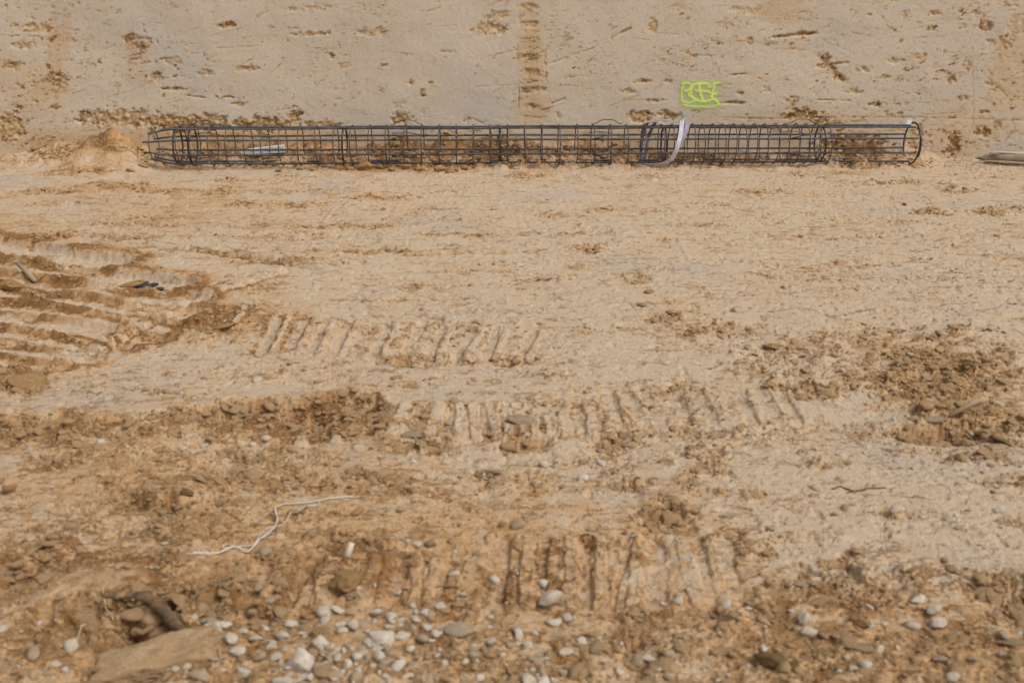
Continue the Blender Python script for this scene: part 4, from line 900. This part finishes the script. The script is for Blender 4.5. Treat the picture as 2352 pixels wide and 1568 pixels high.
# white twine
M_twine = plain('white_twine', (.58, .52, .43), .8, .15, 60)
tw = empty('twine', (*G(600, 1240), TH(*G(600, 1240)))); tag(tw, 'frayed white twine trailing across the dirt at the lower left', 'twine')
org = Vector(tw.location)
LINES = [([(430,1279),(462,1276),(500,1268),(535,1256),(570,1263),(592,1240),(620,1222),(632,1205),(637,1190),(632,1168),(650,1158),(700,1155),(738,1151),(770,1146),(812,1143)], .0042),
 ([(434,1280),(480,1275),(520,1262),(545,1252),(575,1258),(600,1232),(622,1210),(650,1200),(675,1178),(700,1168),(728,1162),(740,1150),(790,1146)], .0026),
 ([(520,1264),(512,1256),(518,1250),(540,1252),(580,1247),(598,1225),(612,1212),(622,1208)], .0028),
 ([(455,1275),(458,1262),(470,1256),(484,1259),(488,1268),(476,1274),(460,1273)], .0018),([(537,1252),(538,1230)], .0014),
 ([(812,1143),(840,1137),(868,1124),(880,1116),(876,1128),(858,1136),(842,1134)], .0016)]
for pxs, rr in LINES:
    pl = surf_line(pxs, rr + .002, .0008, 3, 6); V, F = tube([Vector(p) - org for p in pl], rr * .58, 6); link('strand', pydata('strand', V, F), M_twine, tw)
# thin straws and twigs
M_straw = plain('dry_straw', (.50, .38, .22), .8, .15, 40); M_twig = plain('brown_twig', (.16, .09, .05), .85, .2, 40)
def twig(name, pxs, rad, mat, lab, cat):
    V, F = tube(surf_line(pxs, rad * .8, .001, 1, 6), rad, 6); o = link(name, pydata(name, V, F), mat); tag(o, lab, cat)
twig('straw', [(248,1345),(238,1360),(240,1378),(250,1395),(258,1408)], .0022, M_straw, 'curved straw standing at the left end of the dark root', 'straw')
twig('straw', [(135,1467),(165,1450),(185,1430),(196,1424)], .0022, M_straw, 'straw lying in the furrow left of the big soil slab', 'straw')
twig('twig', [(1910,1123),(1935,1121),(1962,1128),(1990,1124),(2035,1120)], .0028, M_twig, 'thin crooked brown twig on the smooth crust at the right', 'twig')
twig('twig', [(1946,1131),(1970,1128),(1985,1126)], .0026, M_twig, 'short brown twig touching the crooked one', 'twig')
twig('straw', [(1190 - 480, 1180), (735, 1172)], .0015, M_straw, 'short straw above the twine', 'straw')
# stub of wood at left edge, grey thing at right ledge, brick fragment, pale peg
M_stub = plain('old_wood', (.36, .25, .15), .8, .15, 20)
x1, y1, z1 = settle(42, 622); x2, y2, z2 = settle(82, 652)
V, F = tube([(x1, y1, z1 + .05), ((x1 + x2) / 2, (y1 + y2) / 2, (z1 + z2) / 2 + .04), (x2, y2, z2 + .02)], [.012, .017, .015], 6); o = link('wood_stub', pydata('wood_stub', V, F), M_stub); tag(o, 'short pale stub of wood slanting out of the dirt at the left edge', 'wood')
x1, y1, z1 = settle(2235, 958); x2, y2, z2 = settle(2195, 970)
V, F = tube([(x2 - .03, y2, z2 + .02), (x1, y1, z1 + .035), (x1 + .05, y1 + .02, z1 + .035)], [.008, .013, .012], 8); o = link('wood_stub', pydata('wood_stub', V, F), M_stub); tag(o, 'buried piece of brown wood poking out of the stony ledge at the right', 'wood')
M_brick = plain('brick_fragment', (.42, .19, .10), .85, .15, 60)
x1, y1, z1 = settle(935, 1353); s = 15 * mpp(935, 1352)
o = link('brick_fragment', rock_mesh('brick_fragment', 77, 3, 8, .15, .02, (.5, .8), (1, .45, .4)), M_brick, None, (x1, y1, z1 + .006), (0, .05, -.1)); o.scale = (s, s, s); tag(o, 'small orange red brick fragment beside a white pebble', 'brick fragment')
M_peg = plain('pale_peg', (.54, .45, .33), .7, .08, 50)
x1, y1, z1 = settle(806, 1322); zt = z1 + .085
V, F = tube([(x1 - .004, y1 - .02, zt - .008), (x1 + .001, y1 - .005, zt + .010), (x1 + .007, y1 + .008, zt + .024)], [.0105, .0105, .0095], 10); o = link('pale_stub', pydata('pale_stub', V, F), M_peg); tag(o, 'small pale cylindrical stub lying on top of the big pale topped clod', 'stub')
# patch of scattered white powder
x, y = G(1295, 792); r = np.random.RandomState(8); n = 110
px_ = x + r.normal(0, .035, n); py_ = y + r.normal(0, .03, n); hh = TG(px_, py_)[0]
M_lime = plain('white_lime', (.66, .61, .53), .9, .04)
scatter('white_lime', np.stack([px_, py_, hh + .002], 1), r.uniform(.002, .0055, n), protos('limes', 2, M_lime, sub=1, cuts=2, lump=.2, rough=0, scale=(1, .9, .5)), 'sprinkle of white powdery grains on the smooth ground right of the slanting prints', 'lime', 9)
